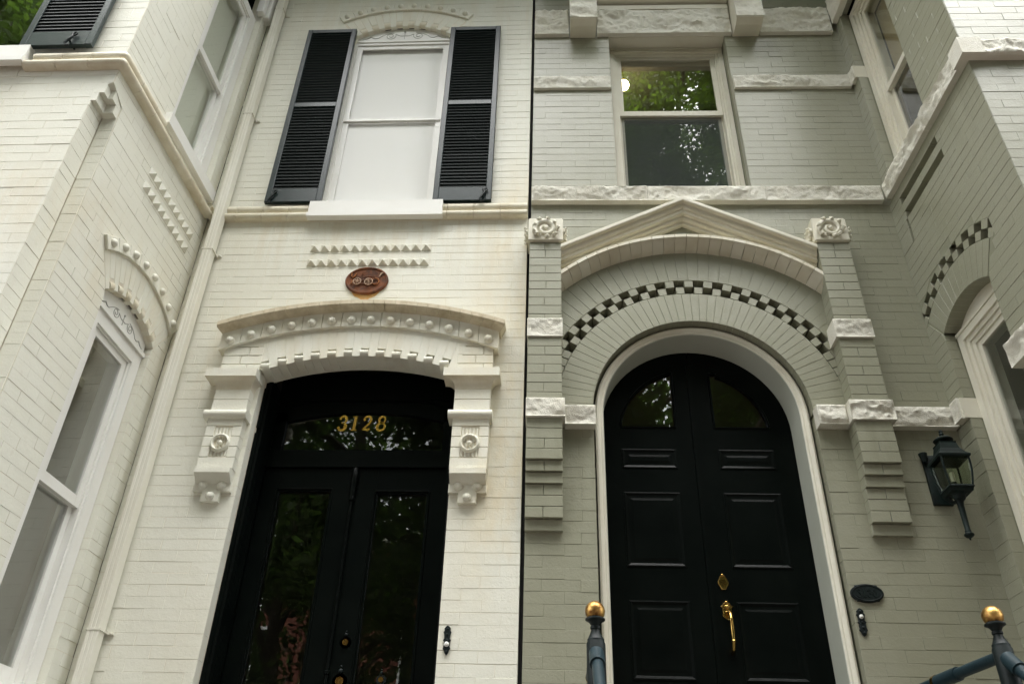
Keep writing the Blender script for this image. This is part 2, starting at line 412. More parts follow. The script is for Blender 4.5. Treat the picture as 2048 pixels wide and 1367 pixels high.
def ring_poly(sc, zc, r0, r1, a0, a1, k=1):
    pts = [(sc+r0*sin(a0+(a1-a0)*i/k), zc+r0*cos(a0+(a1-a0)*i/k)) for i in range(k+1)]
    return pts+[(sc+r1*sin(a1-(a1-a0)*i/k), zc+r1*cos(a1-(a1-a0)*i/k)) for i in range(k+1)]
def voussoirs(fr, parent, mat, sc, zc, r0, r1, a0, a1, cnt, nb, nf, gap=.0016, skip=None, name='voussoir', jit=.0006, c=.0013):
    da = (a1-a0)/cnt; rm = (r0+r1)/2
    for i in range(cnt):
        if skip and skip(i): continue
        g = gap/rm/2; mb = MB(fr)
        mb.slab(ring_poly(sc, zc, r0, r1, a0+da*i+g, a0+da*(i+1)-g), nb, nf+R.uniform(-jit, jit), c)
        mb.build(name, mat, parent)
def annulus(mb, sc, zc, r0, r1, a0, a1, n, k=24):
    pr = [[(sc+r0*sin(a0+(a1-a0)*i/k), n, zc+r0*cos(a0+(a1-a0)*i/k)), (sc+r1*sin(a0+(a1-a0)*i/k), n, zc+r1*cos(a0+(a1-a0)*i/k))] for i in range(k+1)]
    mb.sweep(pr, caps=False)
def rock(fr, s0, s1, z0, z1, n0, n1, parent, mat, name='stone_block', amp=.03, cell=.0085, seed=0, side=True):
    """rock-faced block: a chiselled front that breaks away from straight margins"""
    mb = MB(fr); ns = max(3, int((s1-s0)/cell)); nz = max(3, int((z1-z0)/cell)); sd_ = Vector((seed*3.7, seed*1.3, seed*.7))
    def fn(s, z):
        e = min(s-s0, s1-s, z-z0, z1-z); f = min(1, max(0, e/.014)); f = f*(2-f)
        wv = .5*noise.noise(Vector((s*20, z*20, 3))+sd_)
        q = noise.voronoi(Vector((s*4.5+wv+z*5, z*9-s*1.5+wv, 0))+sd_)[0]
        v2 = min(q[0], .9)**1.5-.28; v = noise.noise(Vector((s*5+z*3, z*13, 0))+sd_)
        q2 = noise.voronoi(Vector((s*26+wv, z*34+wv, 5))+sd_)[0]; v2 += .10*min(q2[0], .9)
        fine = noise.fractal(Vector((s*55, z*55, 0))+sd_, .8, 2.2, 4)
        sl = (z-(z0+z1)/2)/(z1-z0)*.7
        return n1-amp*.55+f*amp*(.55*v+.75*v2+sl*.9)*.9+fine*.0036*min(1, e/.006+.25)
    g = [[(s0+(s1-s0)*i/ns, fn(s0+(s1-s0)*i/ns, z0+(z1-z0)*j/nz), z0+(z1-z0)*j/nz) for i in range(ns+1)] for j in range(nz+1)]
    vs = [p for row in g for p in row]; W_ = ns+1
    fs = [(j*W_+i, j*W_+i+1, (j+1)*W_+i+1, (j+1)*W_+i) for j in range(nz) for i in range(ns)]
    per = [(0, i) for i in range(ns+1)]+[(j, ns) for j in range(1, nz+1)]+[(nz, i) for i in range(ns-1, -1, -1)]+[(j, 0) for j in range(nz-1, 0, -1)]
    b = len(vs); vs += [(g[j][i][0], n0, g[j][i][2]) for j, i in per]
    for k in range(len(per)):
        k2 = (k+1) % len(per)
        fs.append((per[k][0]*W_+per[k][1], b+k, b+k2, per[k2][0]*W_+per[k2][1]))
    mb.add(vs, fs)
    return mb.build(name, mat, parent, smooth=28)
def arcz(crown, Rr, x): return crown-(Rr-sqrt(max(Rr*Rr-x*x, 0)))
def spiral(c, r0, r1, turns, start, k=26, n=0.0, flip=1):
    return [(c[0]+flip*(r0+(r1-r0)*i/k)*cos(start+2*pi*turns*i/k), n, c[1]+(r0+(r1-r0)*i/k)*sin(start+2*pi*turns*i/k)) for i in range(k+1)]

# ------------------------------------------------------------------ the place: ground, road, pavements
def plane(name, x0, x1, y0, y1, z0, z1, mat):
    mb = MB(); mb.box(x0, x1, y0, y1, z0, z1); o = mb.build(name, mat, kind='structure'); return o
plane('ground', -120, 120, -140, 60, -.5, -.13, M['asphalt'])
plane('pavement', -60, 60, -7.2, 4, -.3, 0, M['pave'])
plane('pavement', -60, 60, -24, -16.5, -.3, 0, M['pave'])
def steps(x0, x1):
    mb = MB()
    for i in range(9): mb.box(x0, x1, -1.25-.27*(i+1)+(0 if i else 0), -1.25-.27*i+.01*0 if i else -.02, 0, 1.7-.185*(i+1)+.185)
    return mb.build('steps', M['step'], kind='structure')
steps(.05, 1.82); steps(-2.2, -.45)

# ================================================================== WHITE HOUSE
white = thing('white_house', 'cream painted brick row house with a black double door and a projecting bay', 'house')
FW = Fr((0, 0), (1, 0), (0, -1))
FLS = Fr((-2.625, 0), (.055, 1.32), (1.32, -.055))        # side of the bay, faces the door
FLF = Fr((0, -1.385), (1, 0), (0, -1))                    # front of the bay
CW = .067
DC = -1.2965                                              # door centre
door_hole = [rect_hole(-1.938, -.655, 1.6, 4.645)]
WC = -1.362
win_hole = [rect_hole(-1.80, -.925, 5.96, 7.95), arc_hole(WC, 7.425, .713, 7.95)]
win_bh = [rect_hole(-1.80, -.925, 5.96, 7.95), wedge_hole(WC, 7.425, .93, 7.95, .64)]
lay_wall('w', white, FW, -2.625, -.2255, 0, 9.6, door_hole+win_hole, CW, M['white'], M['white_mortar'], bholes=door_hole+win_bh, seed=1)
# side of the bay
BC = -.485
low_hole = [rect_hole(-.79, -.18, 2.36, 4.552), arc_hole(BC, 4.105, .562, 4.552)]
low_bh = [rect_hole(-.79, -.18, 2.36, 4.552), wedge_hole(BC, 4.105, .80, 4.552, .61)]
up_hole = [rect_hole(-.79, -.12, 6.02, 8.6)]
notch = [rect_hole(-9, -1.235, 0, 5.67)]
lay_wall('w', white, FLS, -1.383, -.004, 0, 9.6, low_hole+up_hole+notch, CW, M['white'], M['white_mortar'], bholes=low_bh+up_hole+notch, seed=2, inset=(.002, 0), depth=.12)
notchF = [rect_hole(-2.779, 9, 0, 5.67)]
fwin = [rect_hole(-4.15, -3.32, 5.96, 8.4)]
lay_wall('w', white, FLF, -4.6, -2.683, 0, 9.6, notchF+fwin, CW, M['white'], M['white_mortar'], seed=3, inset=(0, .003))
# the recessed corner below the stepped corbel
FN1 = Fr((-2.775, -1.385), (0, 1), (1, 0)); FN2 = Fr((0, -1.24), (1, 0), (0, -1))
lay_wall('w', white, FN1, .001, .145, 0, 5.67, [], CW, M['white'], M['white_mortar'], seed=4, inset=(.001, .004))
lay_wall('w', white, FN2, -2.775, -2.677, 0, 5.67, [], CW, M['white'], M['white_mortar'], seed=5, inset=(.004, .003))
corbel = None
for k, (z0, z1) in enumerate(((5.531, 5.5985), (5.600, 5.6695))):
    dx, dy = .031*(k+1), .047*(k+1)
    m = MB(); m.box(-2.79, -2.775+dx, -1.3845, -1.232, z0, z1); m.box(-2.775+dx+.0004, -2.6845, -1.24-dy, -1.233, z0, z1)
    if corbel is None: corbel = m.build('corner_corbel', M['white'], white)
    else: m.build('corbel_brick', M['white'], corbel)

# roof, party walls and back of the house keep the rooms dark
mb = MB(); mb.box(-4.7, -.22, -1.40, 6, 9.6, 9.75); mb.build('roof', M['dark'], white)
mb = MB(); mb.box(-4.72, -4.6, -1.36, 6, 0, 9.59); mb.box(-4.59, -.40, 5.8, 5.95, 0, 9.59); mb.box(-.36, -.2285, .03, 5.79, 0, 9.59); mb.build('party_wall', M['room'], white)

# belt course: two rows of bullnose bricks
belt = MB(FW); belt.box(-2.62, -.226, -.02, .004, 5.80, 5.955)
belt = belt.build('belt_course', M['white_mortar'], white)
def bullnose(fr, s0, s1, zc, r, out, mat, parent, skip=None, L=.205):
    n = max(1, round((s1-s0)/L)); d = (s1-s0)/n
    for i in range(n):
        a, b = s0+d*i+.0015, s0+d*(i+1)-.0015
        if skip and not (b < skip[0]+.02 or a > skip[1]-.02): 
            if a < skip[0]-.02: b = skip[0]
            elif b > skip[1]+.02: a = skip[1]
            else: continue
        pr = [[(x, out-r+r*1.0*cos(t)*1.0 if cos(t) > 0 else out-r, zc+r*sin(t)) for t in [pi*.5-pi*q/8 for q in range(9)]]+[(x, -.02, zc-r), (x, -.02, zc+r)] for x in (a, b)]
        m = MB(fr); m.sweep(pr, True); m.build('bullnose_brick', mat, parent, smooth=40)
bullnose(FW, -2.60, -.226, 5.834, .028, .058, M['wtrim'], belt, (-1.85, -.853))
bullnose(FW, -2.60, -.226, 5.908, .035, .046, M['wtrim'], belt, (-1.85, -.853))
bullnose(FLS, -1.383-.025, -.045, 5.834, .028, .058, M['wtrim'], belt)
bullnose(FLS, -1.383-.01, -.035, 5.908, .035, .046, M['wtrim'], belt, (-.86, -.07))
m = MB()
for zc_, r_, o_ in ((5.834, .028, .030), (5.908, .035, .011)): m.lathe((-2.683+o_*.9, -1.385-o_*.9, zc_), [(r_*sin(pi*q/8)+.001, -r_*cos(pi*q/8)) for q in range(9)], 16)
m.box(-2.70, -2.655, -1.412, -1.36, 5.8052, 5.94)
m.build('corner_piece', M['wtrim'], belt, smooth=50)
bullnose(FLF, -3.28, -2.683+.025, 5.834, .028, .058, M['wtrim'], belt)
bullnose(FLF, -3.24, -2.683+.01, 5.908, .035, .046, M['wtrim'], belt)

# rows of pyramid bricks
def pyramids(fr, s0, z0, groups, pitch=.0738, h=.062, per=3):
    for g in range(groups):
        m = MB(fr); a = s0+g*per*pitch
        m.box(a-.002, a+per*pitch-.006, -.03, .0035, z0, z0+h)
        for i in range(per):
            x = a+i*pitch; q = .066
            m.add([(x, .0035, z0+.001), (x+q, .0035, z0+.001), (x+q, .0035, z0+h-.001), (x, .0035, z0+h-.001), (x+q/2, .034, z0+h/2)], [(0, 1, 4), (1, 2, 4), (2, 3, 4), (3, 0, 4)])
        m.build('pyramid_brick', M['white'], white)
pyramids(FW, -1.793, 5.512, 4); pyramids(FW, -1.797, 5.378, 4)
pyramids(FLS, -.80, 5.512, 3); pyramids(FLS, -.81, 5.378, 3)

# ---- door hood
hood = MB(FW)
# arch face backing with side blocks (brick pilaster continuing over the caps)
hood.box(-2.203, -1.945, -.02, .052, 4.45, 4.66); hood.box(-.655, -.428, -.02, .052, 4.45, 4.66)
hood = hood.build('door_hood', M['white_mortar'], white)
for sa, sb in ((-2.205, -1.943), (-.657, -.426)):
    for k in range(3):
        z0 = 4.452+k*.066
        cut = sa+(.12 if k % 2 else .17)
        for a, b in ((sa, cut-.002), (cut+.002, sb)):
            m = MB(FW); m.slab([(a, z0), (b, z0), (b, z0+.061), (a, z0+.061)], -.03, .06+R.uniform(-.001, .001)); m.build('brick', M['white'], hood)
def zlow(s): return arcz(4.577, 1.885, s-DC)
def zfas(s): return arcz(4.801, 2.39, s+1.315)
for sa, sb in ((-2.205, -1.943), (-.657, -.426)):
    m = MB(FW); m.slab([(sa, 4.652), (sb, 4.652)]+[(sb+(sa-sb)*i/6, zfas(sb+(sa-sb)*i/6)-.001) for i in range(7)], -.03, .0592); m.build('brick', M['white'], hood)
def ztop(s): return arcz(4.925, 2.50, s+1.31)
m = MB(FW)
m.sweep([[(s, -.125, zlow(s)+.006), (s, -.045, zlow(s)+.006), (s, -.045, 4.66), (s, -.125, 4.66)] for s in [-1.945+1.30*i/24 for i in range(25)]], True)
m.build('soffit', M['white'], hood, smooth=30)
nv = 24; d0 = -1.9335; dw = (-.66+1.9335)/nv
for i in range(-2, nv+2):
    a, b = d0+dw*i+.0003, d0+dw*(i+1)-.0003
    if i < 0: fx = lambda s, i=i: s-.02
    dent = 0 <= i < nv and i % 2 == 0
    lean = lambda s: s+(s-DC)*.10
    ln2 = lambda s: s+(s-DC)*(.0277 if dent else 0)
    m = MB(FW)
    if 0 <= i < nv:
        zl = (lambda s: zlow(s)+.062) if dent else zlow
        m.slab([(ln2(a), zl(a)), (ln2(b), zl(b)), (lean(b), zfas(lean(b))), (lean(a), zfas(lean(a)))], -.055, .058+R.uniform(-.0005, .0005), .0010)
        m.build('voussoir', M['white'], hood)
    if dent:
        xm = (a+b)/2; r = .024
        zc_ = zlow(xm)+r
        prf = [[(x, .048+r*cos(t)*1.15, zc_+r*sin(t)) for t in [pi*.5-pi*q/8 for q in range(9)]]+[(x, -.10, zc_-r), (x, -.10, zc_+r)] for x in (a-.002, b+.002)]
        m = MB(FW); m.sweep(prf, True); m.build('nose_brick', M['white'], hood, smooth=40)
# boss tiles
for i in range(14):
    hw = .132/2-.001; sc = -1.317+(i-6.5)*.132
    m = MB(FW)
    m.slab([(sc-hw, zfas(sc-hw)-.002), (sc+hw, zfas(sc+hw)-.002), (sc+hw, ztop(sc+hw)), (sc-hw, ztop(sc-hw))], -.02, .082+R.uniform(-.001, .001))
    zc_ = arcz(4.846, 2.38, sc+1.315)
    t = m.build('boss_brick', M['white'], hood)
    m = MB(FW); m.ball((sc, .082, zc_), .030, 14); m.build('boss', M['white'], hood, smooth=60)
# cornice of rowlock bricks
nc = 26
for i in range(nc):
    t0 = -1+2*i/nc; t1 = -1+2*(i+1)/nc
    def prof(t):
        s = -1.307+.955*t; x = .955*t
        z = arcz(4.937, 2.74, x)
        return [(s, -.02, z+.050), (s, .10, z+.046), (s, .15, z+.030), (s, .15, z), (s, .138, z-.010), (s-.03*t, .085, z-.022), (s-.03*t, -.02, z-.022)]
    e = .0012
    m = MB(FW); m.sweep([prof(t0+e), prof((t0+t1)/2), prof(t1-e)], True)
    m.build('cornice_brick', M['wstain_shade'], hood)

# ---- pilasters beside the door
def pilaster(pc):
    hw = .1125
    m = MB(FW); m.box(pc-hw+.004, pc+hw-.004, -.02, .062, 3.765, 4.45)
    p = m.build('pilaster', M['white_mortar'], white)
    def brick(s0, s1, z0, z1, n=.07):
        m = MB(FW); m.slab([(s0, z0), (s1, z0), (s1, z1), (s0, z1)], -.03, n+R.uniform(-.0008, .0008), .0014); m.build('brick', M['white'], p)
    z = 4.178
    for z0, z1 in ((4.165, 4.243), (4.247, 4.318), (4.058, 4.108), (3.768, 3.840)): brick(pc-hw, pc+hw, z0, z1)
    for k in range(3):
        z0 = 3.844+k*.0715
        brick(pc-hw, pc-.0555, z0, z0+.067); brick(pc+.0555, pc+hw, z0, z0+.067)
    # cap: square band over a cove
    m = MB(FW); m.box(pc-.187, pc+.145 if pc < -1 else pc+.167, -.02, .118, 4.392, 4.451)
    if True: m.build('cap', M['white'], p)
    m = MB(FW); pr = []
    for k in range(7):
        t = k/6; e = .055*(1-cos(t*pi/2)) + .012*(t > .99); z0 = 4.315+.075*sin(t*pi/2)*.98+.001
        pr.append([(pc-hw-e*1.1, -.02, z0), (pc+hw+min(e, .03 if pc < -1 else .06), -.02, z0), (pc+hw+min(e, .03 if pc < -1 else .06), .072+e*.75, z0), (pc-hw-e*1.1, .072+e*.75, z0)])
    m.sweep(pr, True); m.build('cove', M['wtrim'], p, smooth=50)
    # half-round roll
    m = MB(FW); r = .03
    prf = [[(x, .072+r*cos(t), 4.134+r*sin(t)) for t in [pi*.5-pi*q/8 for q in range(9)]]+[(x, -.02, 4.134-r), (x, -.02, 4.134+r)] for x in (pc-.142, pc-.13, pc+.118, pc+.13)]
    m.sweep(prf, True); m.build('roll_moulding', M['white'], p, smooth=50)
    # reeded panel with a wheel rosette
    m = MB(FW); m.box(pc-.054, pc+.054, .0, .058, 3.845, 4.047)
    pan = m.build('reeded_panel', M['wtrim'], p)
    for k in range(5):
        x = pc-.044+k*.022
        m = MB(FW); m.tube([(x, .059, 3.849), (x, .059, 4.043)], .0095, 8); m.build('reed', M['white'], p, smooth=60)
    c = (pc-.0, 3.937)
    m = MB(FW)
    ringp = []
    for k in range(25):
        a = 2*pi*k/24
        ringp.append([(c[0]+rr_*cos(a), nn, c[1]+rr_*sin(a)) for rr_, nn in ((.062, .05), (.062, .076), (.057, .086), (.050, .088), (.044, .080), (.040, .062))])
    m.sweep(ringp, caps=False); m.build('rosette_ring', M['white'], p, smooth=60)
    m = MB(FW)
    for k in range(5):
        a0 = pi/2+2*pi*(k+.06)/5; a1 = pi/2+2*pi*(k+.94)/5; pr = []
        for q in range(5):
            a = a0+(a1-a0)*q/4; dip = .010*sin(pi*q/4)
            pr.append([(c[0]+.014*cos(a), .072, c[1]+.014*sin(a)), (c[0]+.028*cos(a), .068-dip, c[1]+.028*sin(a)), (c[0]+.043*cos(a), .074-dip*.6, c[1]+.043*sin(a)), (c[0]+.043*cos(a), .05, c[1]+.043*sin(a))])
        m.sweep(pr, caps=False)
    m.build('rosette_petal', M['wtrim'], p, smooth=60)
    m = MB(FW); m.ball((c[0], .074, c[1]), .016, 12); m.build('rosette_button', M['white'], p, smooth=60)
    # foot: splayed band, then a stepped tab with three bosses
    m = MB(FW)
    m.sweep([[(x, -.02, 3.684), (x, .034, 3.684), (x, .088, 3.728), (x, .092, 3.732), (x, .092, 3.766), (x, -.02, 3.766)] for x in (pc-hw+.006, pc+hw-.003)], True); m.build('foot_band', M['white'], p)
    m = MB(FW); m.slab([(pc-.113, 3.634), (pc-.054, 3.634), (pc-.054, 3.569), (pc+.054, 3.569), (pc+.054, 3.634), (pc+.113, 3.634), (pc+.113, 3.69), (pc-.113, 3.69)], -.02, .031, .002)
    tb = m.build('foot_tab', M['white'], p)
    for x, z in ((pc-.057, 3.669), (pc+.057, 3.669), (pc, 3.603)):
        m = MB(FW); m.ball((x, .031, z), .027, 14); m.build('boss', M['white'], p, smooth=60)
pilaster(-2.078); pilaster(-.543)

# ---- arch over the upper window and over the bay's lower window
def soldier_arch(fr, sc, zc, ri, rs, ro, hw, nslot, a_half, balls, rb, rl, al, house=white, pn=-.052):
    """dentilled brick arch, and above it a lip of boss bricks"""
    m = MB(fr); annulus(m, sc, zc, rs+.004, ro+.08, -a_half*1.05, a_half*1.05, -.003)
    ar = m.build('window_arch', M['white_mortar'], house)
    n2 = nslot*2+1; da = 2*a_half/n2
    for i in range(n2):
        a0 = -a_half+da*i+.0012/ri; a1 = a0+da-.0024/ri; slot = i % 2 == 1
        m = MB(fr)
        if slot:
            m.slab(ring_poly(sc, zc, rs, ro, a0, a1), -.06, R.uniform(-.001, .001)); m.build('voussoir', M['white'], ar)
            m = MB(fr); r = (rs-.018-ri)/2; rm = ri+r
            pr = []
            for a in (a0-.004, (a0+a1)/2, a1+.004):
                pr.append([(sc+(rm+r*sin(t))*sin(a), -.006+r*.55*cos(t), zc+(rm+r*sin(t))*cos(a)) for t in [pi*.5-pi*q/6 for q in range(7)]]+[(sc+(rm-r)*sin(a), -.026, zc+(rm-r)*cos(a)), (sc+(rm+r)*sin(a), -.026, zc+(rm+r)*cos(a))])
            m.sweep(pr, True); m.build('nose_brick', M['wtrim'], ar, smooth=50)
        else:
            m.slab(ring_poly(sc, zc, ri, ro, a0, a1), pn, R.uniform(-.001, .001)); m.build('voussoir', M['white'], ar)
    # lip
    zc2 = zc; dl = 2*al/balls
    for i in range(balls):
        a0 = -al+dl*i+.001; a1 = a0+dl-.002; am = (a0+a1)/2
        m = MB(fr); m.slab(ring_poly(sc, rl[1], rl[0], rl[0]+.085, a0, a1), -.03, .02+R.uniform(-.001, .001), .002)
        t = m.build('boss_brick', M['white'], ar)
        m = MB(fr); m.ball((sc+rb*sin(am), .020, rl[1]+rb*cos(am)), .027, 12); m.build('boss', M['white'], ar, smooth=60)
    return ar
soldier_arch(FW, WC, 7.425, .713, .785, .93, .44, 8, .62, 10, 1.115, (1.070, 7.282), .555)
soldier_arch(FLS, BC, 4.105, .562, .628, .80, .31, 7, .60, 8, .785, (.742, 4.168), .64)

# ---- windows
def rails(mb, s0, s1, z0, z1, w, n0, n1, wb=None, wt=None):
    wb = wb or w; wt = wt or w
    mb.box(s0, s0+w, n0, n1, z0, z1); mb.box(s1-w, s1, n0, n1, z0, z1)
    mb.box(s0+w, s1-w, n0+.001, n1-.001, z0, z0+wb); mb.box(s0+w, s1-w, n0+.001, n1-.001, z1-wt, z1)
def window(parent, fr, s0, s1, z0, z1, n, zm, mat, gup, glo, casing=.05, steps_=(), shade=None, label=None, sash=.045, sp=.03, shade_n=.05, zmh=.05):
    m = MB(fr); rails(m, s0, s1, z0, z1, casing, n-.16, n)
    a0, a1, b0, b1 = s0+casing, s1-casing, z0+casing, z1-casing
    for wd, dn in steps_:
        n -= dn; rails(m, a0, a1, b0, b1, wd, n-.12, n); a0 += wd; a1 -= wd; b0 += wd*.5; b1 -= wd
    wo = m.build('window', mat, parent, label=label)
    # upper sash in front of the lower one
    nu = n-.012; nl = nu-sp
    m = MB(fr); rails(m, a0+.001, a1-.001, zm, b1-.001, sash, nu-sp+.002, nu, wb=zmh); m.build('sash', mat, wo)
    m = MB(fr); rails(m, a0+.001, a1-.001, b0+.001, zm+zmh-.012, sash, nl-sp+.002, nl, wb=.075, wt=zmh-.01); m.build('sash', mat, wo)
    m = MB(fr); m.box(a0+sash-.005, a1-sash+.005, nu-sp*.5, nu-sp*.5+.004, zm+zmh-.005, b1-sash+.005); m.build('pane', gup, wo)
    m = MB(fr); m.box(a0+sash-.005, a1-sash+.005, nl-sp*.5, nl-sp*.5+.004, b0+.07, zm+.006); m.build('pane', glo, wo)
    if shade:
        m = MB(fr); m.box(a0+.004, a1-.004, nl-sp-shade_n-.003, nl-sp-shade_n, b0, b1); m.build('roller_shade', shade, wo)
    return wo
def scroll_panel(wo, fr, sc, zb, half, n, poly):
    m = MB(fr); m.slab(poly, n-.03, n, .001); pn = m.build('arch_panel', M['gloss_white'], wo)
    k = half/.40; m = MB(fr); r = .0027
    for f in (1, -1):
        m.tube(spiral((sc+f*.125*k, zb+.062*k), .048*k, .010*k, 1.6, 2.6, 30, n+.001, f), r, 5)
        m.tube([(sc+f*(.125+.048*cos(2.6))*k, n+.001, zb+(.062+.048*sin(2.6))*k), (sc+f*.04*k, n+.001, zb+.062*k), (sc, n+.001, zb+.060*k)], r, 5)
        m.tube([(sc+f*(.02+.20*q)*k if 0 else sc+f*(.10+.135*q)*k, n+.001, zb+(.105+.0*q-.07*q*q)*k) for q in [i/8 for i in range(9)]], r, 5)
        m.tube([(sc+f*.235*k, n+.001, zb+.035*k), (sc+f*.265*k, n+.001, zb+.03*k), (sc+f*.30*k, n+.001, zb+.050*k), (sc+f*.335*k, n+.001, zb+.028*k), (sc+f*.375*k, n+.001, zb+.018*k)], [r, r*1.4, r*2, r*1.6, r], 5)
    m.tube([(sc, n+.001, zb+.02*k), (sc, n+.001, zb+.11*k)], r, 5); m.ball((sc, n+.001, zb+.115*k), .010*k, 8); m.tube([(sc-.03*k, n+.001, zb+.06*k), (sc+.03*k, n+.001, zb+.06*k)], r*1.3, 5)
    m.build('scroll_relief', M['scroll'], wo, smooth=60)
def arch_poly(sc, zc, r, hw, zb, k=14):
    a = asin(min(.999, hw/r)); return [(sc-hw, zb)]+[(sc+r*sin(-a+2*a*i/k), zc+r*cos(-a+2*a*i/k)) for i in range(k+1)]+[(sc+hw, zb)]
wm = window(white, FW, -1.797, -.928, 5.957, 7.945, -.030, 6.945, M['gloss_white'], M['glass_lo'], M['glass_lo'], casing=.030, shade=M['shade'], sash=.045, sp=.014, zmh=.030, shade_n=.006, label='white sash window with a closed white shade behind the glass')
m = MB(FW); m.box(-1.80, -.925, -.07, -.022, 7.946, 7.962); m.build('drip_moulding', M['gloss_white'], wm)
scroll_panel(wm, FW, WC, 7.985, .40, -.040, arch_poly(WC, 7.425, .725, .437, 7.963))
m = MB(FW); m.box(-1.851, -.853, -.09, .062, 5.812, 5.9565); m.box(-1.856, -.848, .02, .074, 5.800, 5.836); m.build('sill', M['gloss_white'], wm)
# bay side, lower
wl = window(white, FLS, -.786, -.184, 2.38, 4.486, -.045, 3.415, M['gloss_white'], M['glass_side'], M['glass_side'], casing=.085, steps_=((.012, .012),), sash=.042, zmh=.06, label='tall white sash window low on the side of the bay')
m = MB(FLS); m.box(-.789, -.181, -.08, -.03, 4.487, 4.513); m.build('drip_moulding', M['gloss_white'], wl)
scroll_panel(wl, FLS, BC, 4.518, .285, -.046, arch_poly(BC, 4.105, .575, .300, 4.515))
m = MB(FLS); m.box(-.83, -.14, -.1, .05, 2.27, 2.379); m.build('sill', M['gloss_white'], wl)
# bay side, upper
wu = window(white, FLS, -.786, -.124, 6.045, 8.10, -.05, 6.985, M['gloss_white'], M['glass'], M['glass'], casing=.09, steps_=((.012, .012),), sash=.042, zmh=.06, shade=M['greyshade'], shade_n=.03, label='white sash window high on the side of the bay with a drawn shade')
m = MB(FLS); m.box(-.85, -.075, -.1, .045, 5.945, 6.044); m.build('sill', M['gloss_white'], wu)
for a, b, n in ((-.185, -.128, .03), (-.118, -.03, .055)):
    m = MB(FLS); m.slab([(a, 8.14), (b, 8.14), (b, 8.75), (a, 8.75)], -.03, n, .006); m.build('hinge_board', M['gloss_white'], wu)
# bay front, upper
wf = window(white, FLF, -4.14, -3.33, 5.99, 8.39, -.085, 7.05, M['gloss_white'], M['glass_hi'], M['glass_hi'], casing=.04, sash=.045, label='sash window on the front of the bay beside a dark shutter')
m = MB(FLF); m.box(-4.2, -3.275, -.1, .062, 5.862, 5.989); m.box(-4.2, -3.272, .03, .075, 5.83, 5.872); m.build('sill', M['gloss_white'], wf)

# ---- shutters with loose louvers
SLAT = {}
def shutter(fr, s0, s1, z0, z1, zmid, n, label, hook):
    sw = .043; m = MB(fr)
    for a, b in ((s0, s0+sw), (s1-sw, s1)): m.slab([(a, z0), (b, z0), (b, z1), (a, z1)], n-.032, n, .004, back=True)
    for a, b, d in ((z0, z0+.135, .002), (zmid-.025, zmid+.025, .003), (z1-.045, z1, .002)): m.slab([(s0+sw-.001, a), (s1-sw+.001, a), (s1-sw+.001, b), (s0+sw-.001, b)], n-.03, n-d, .003, back=True)
    m.box(s0+sw-.002, s1-sw+.002, n-.0318, n-.0300, z0+.133, z1-.043)  # dark sheet added behind the slats for the shadowed wall there
    sh = m.build('shutter', M['shutter'], white, label=label)
    for a, b in ((z0+.135, zmid-.025), (zmid+.025, z1-.045)):
        cnt = int((b-a)/.0335); p = (b-a)/cnt
        for i in range(cnt):
            key = (round(s1-s0, 3),)
            if key not in SLAT:
                q = MB(lambda s, n_, z: Vector((s, z, n_)))
                h = (s1-s0-2*sw)/2+.002
                q.sweep([[(x, -.008, .021), (x, -.005, .022), (x, .009, -.017), (x, .006, -.019)] for x in (-h, h)], True)
                o = q.build('slat', M['louver'], sh); SLAT[key] = o.data
            else: o = link('slat', SLAT[key], sh)
            o.matrix_local = fr.mat((s0+s1)/2, n-.016+R.uniform(-.0006, .0006), a+p*(i+.5)) @ Matrix.Rotation(R.uniform(-.02, .02), 4, 'X')
    # S-shaped holdback
    c = (hook, z0+.03); m = MB(fr)
    m.tube(spiral((c[0]+.018, c[1]+.062), .022, .007, 1.1, 2.6, 14, n+.012), .0055, 6)
    m.tube([(c[0]+.002, n+.012, c[1]+.072), (c[0]+.012, n+.014, c[1]+.03), (c[0]-.004, n+.016, c[1]), (c[0]-.022, n+.014, c[1]-.032), (c[0]-.012, n+.012, c[1]-.055), (c[0]+.012, n+.012, c[1]-.05)], [.006, .008, .009, .008, .007, .006], 6)
    m.tube([(c[0]-.003, -.01, c[1]), (c[0]-.003, n+.02, c[1])], .007, 6)
    m.build('shutter_dog', M['iron'], sh, smooth=60)
shutter(FW, -2.210, -1.777, 5.968, 8.045, 7.055, .050, 'dark louvered shutter left of the white window', -2.155)
shutter(FW, -.936, -.498, 5.958, 8.036, 7.047, .050, 'dark louvered shutter right of the white window', -.560)
shutter(FLF, -3.358, -2.890, 5.985, 8.20, 7.10, .060, 'dark louvered shutter on the front of the bay', -3.03)

# ---- black door in its deep frame
m = MB(FW)
for sgn, e0, e1 in ((1, -1.952, -1.900), (-1, -.643, -.695)):
    a, b = min(e0, e1), max(e0, e1)
    m.box(a, b, -.30, -.105, 1.7, 4.50)
m.box(-1.899, -.696, -.30, -.272, 4.44, 4.62)
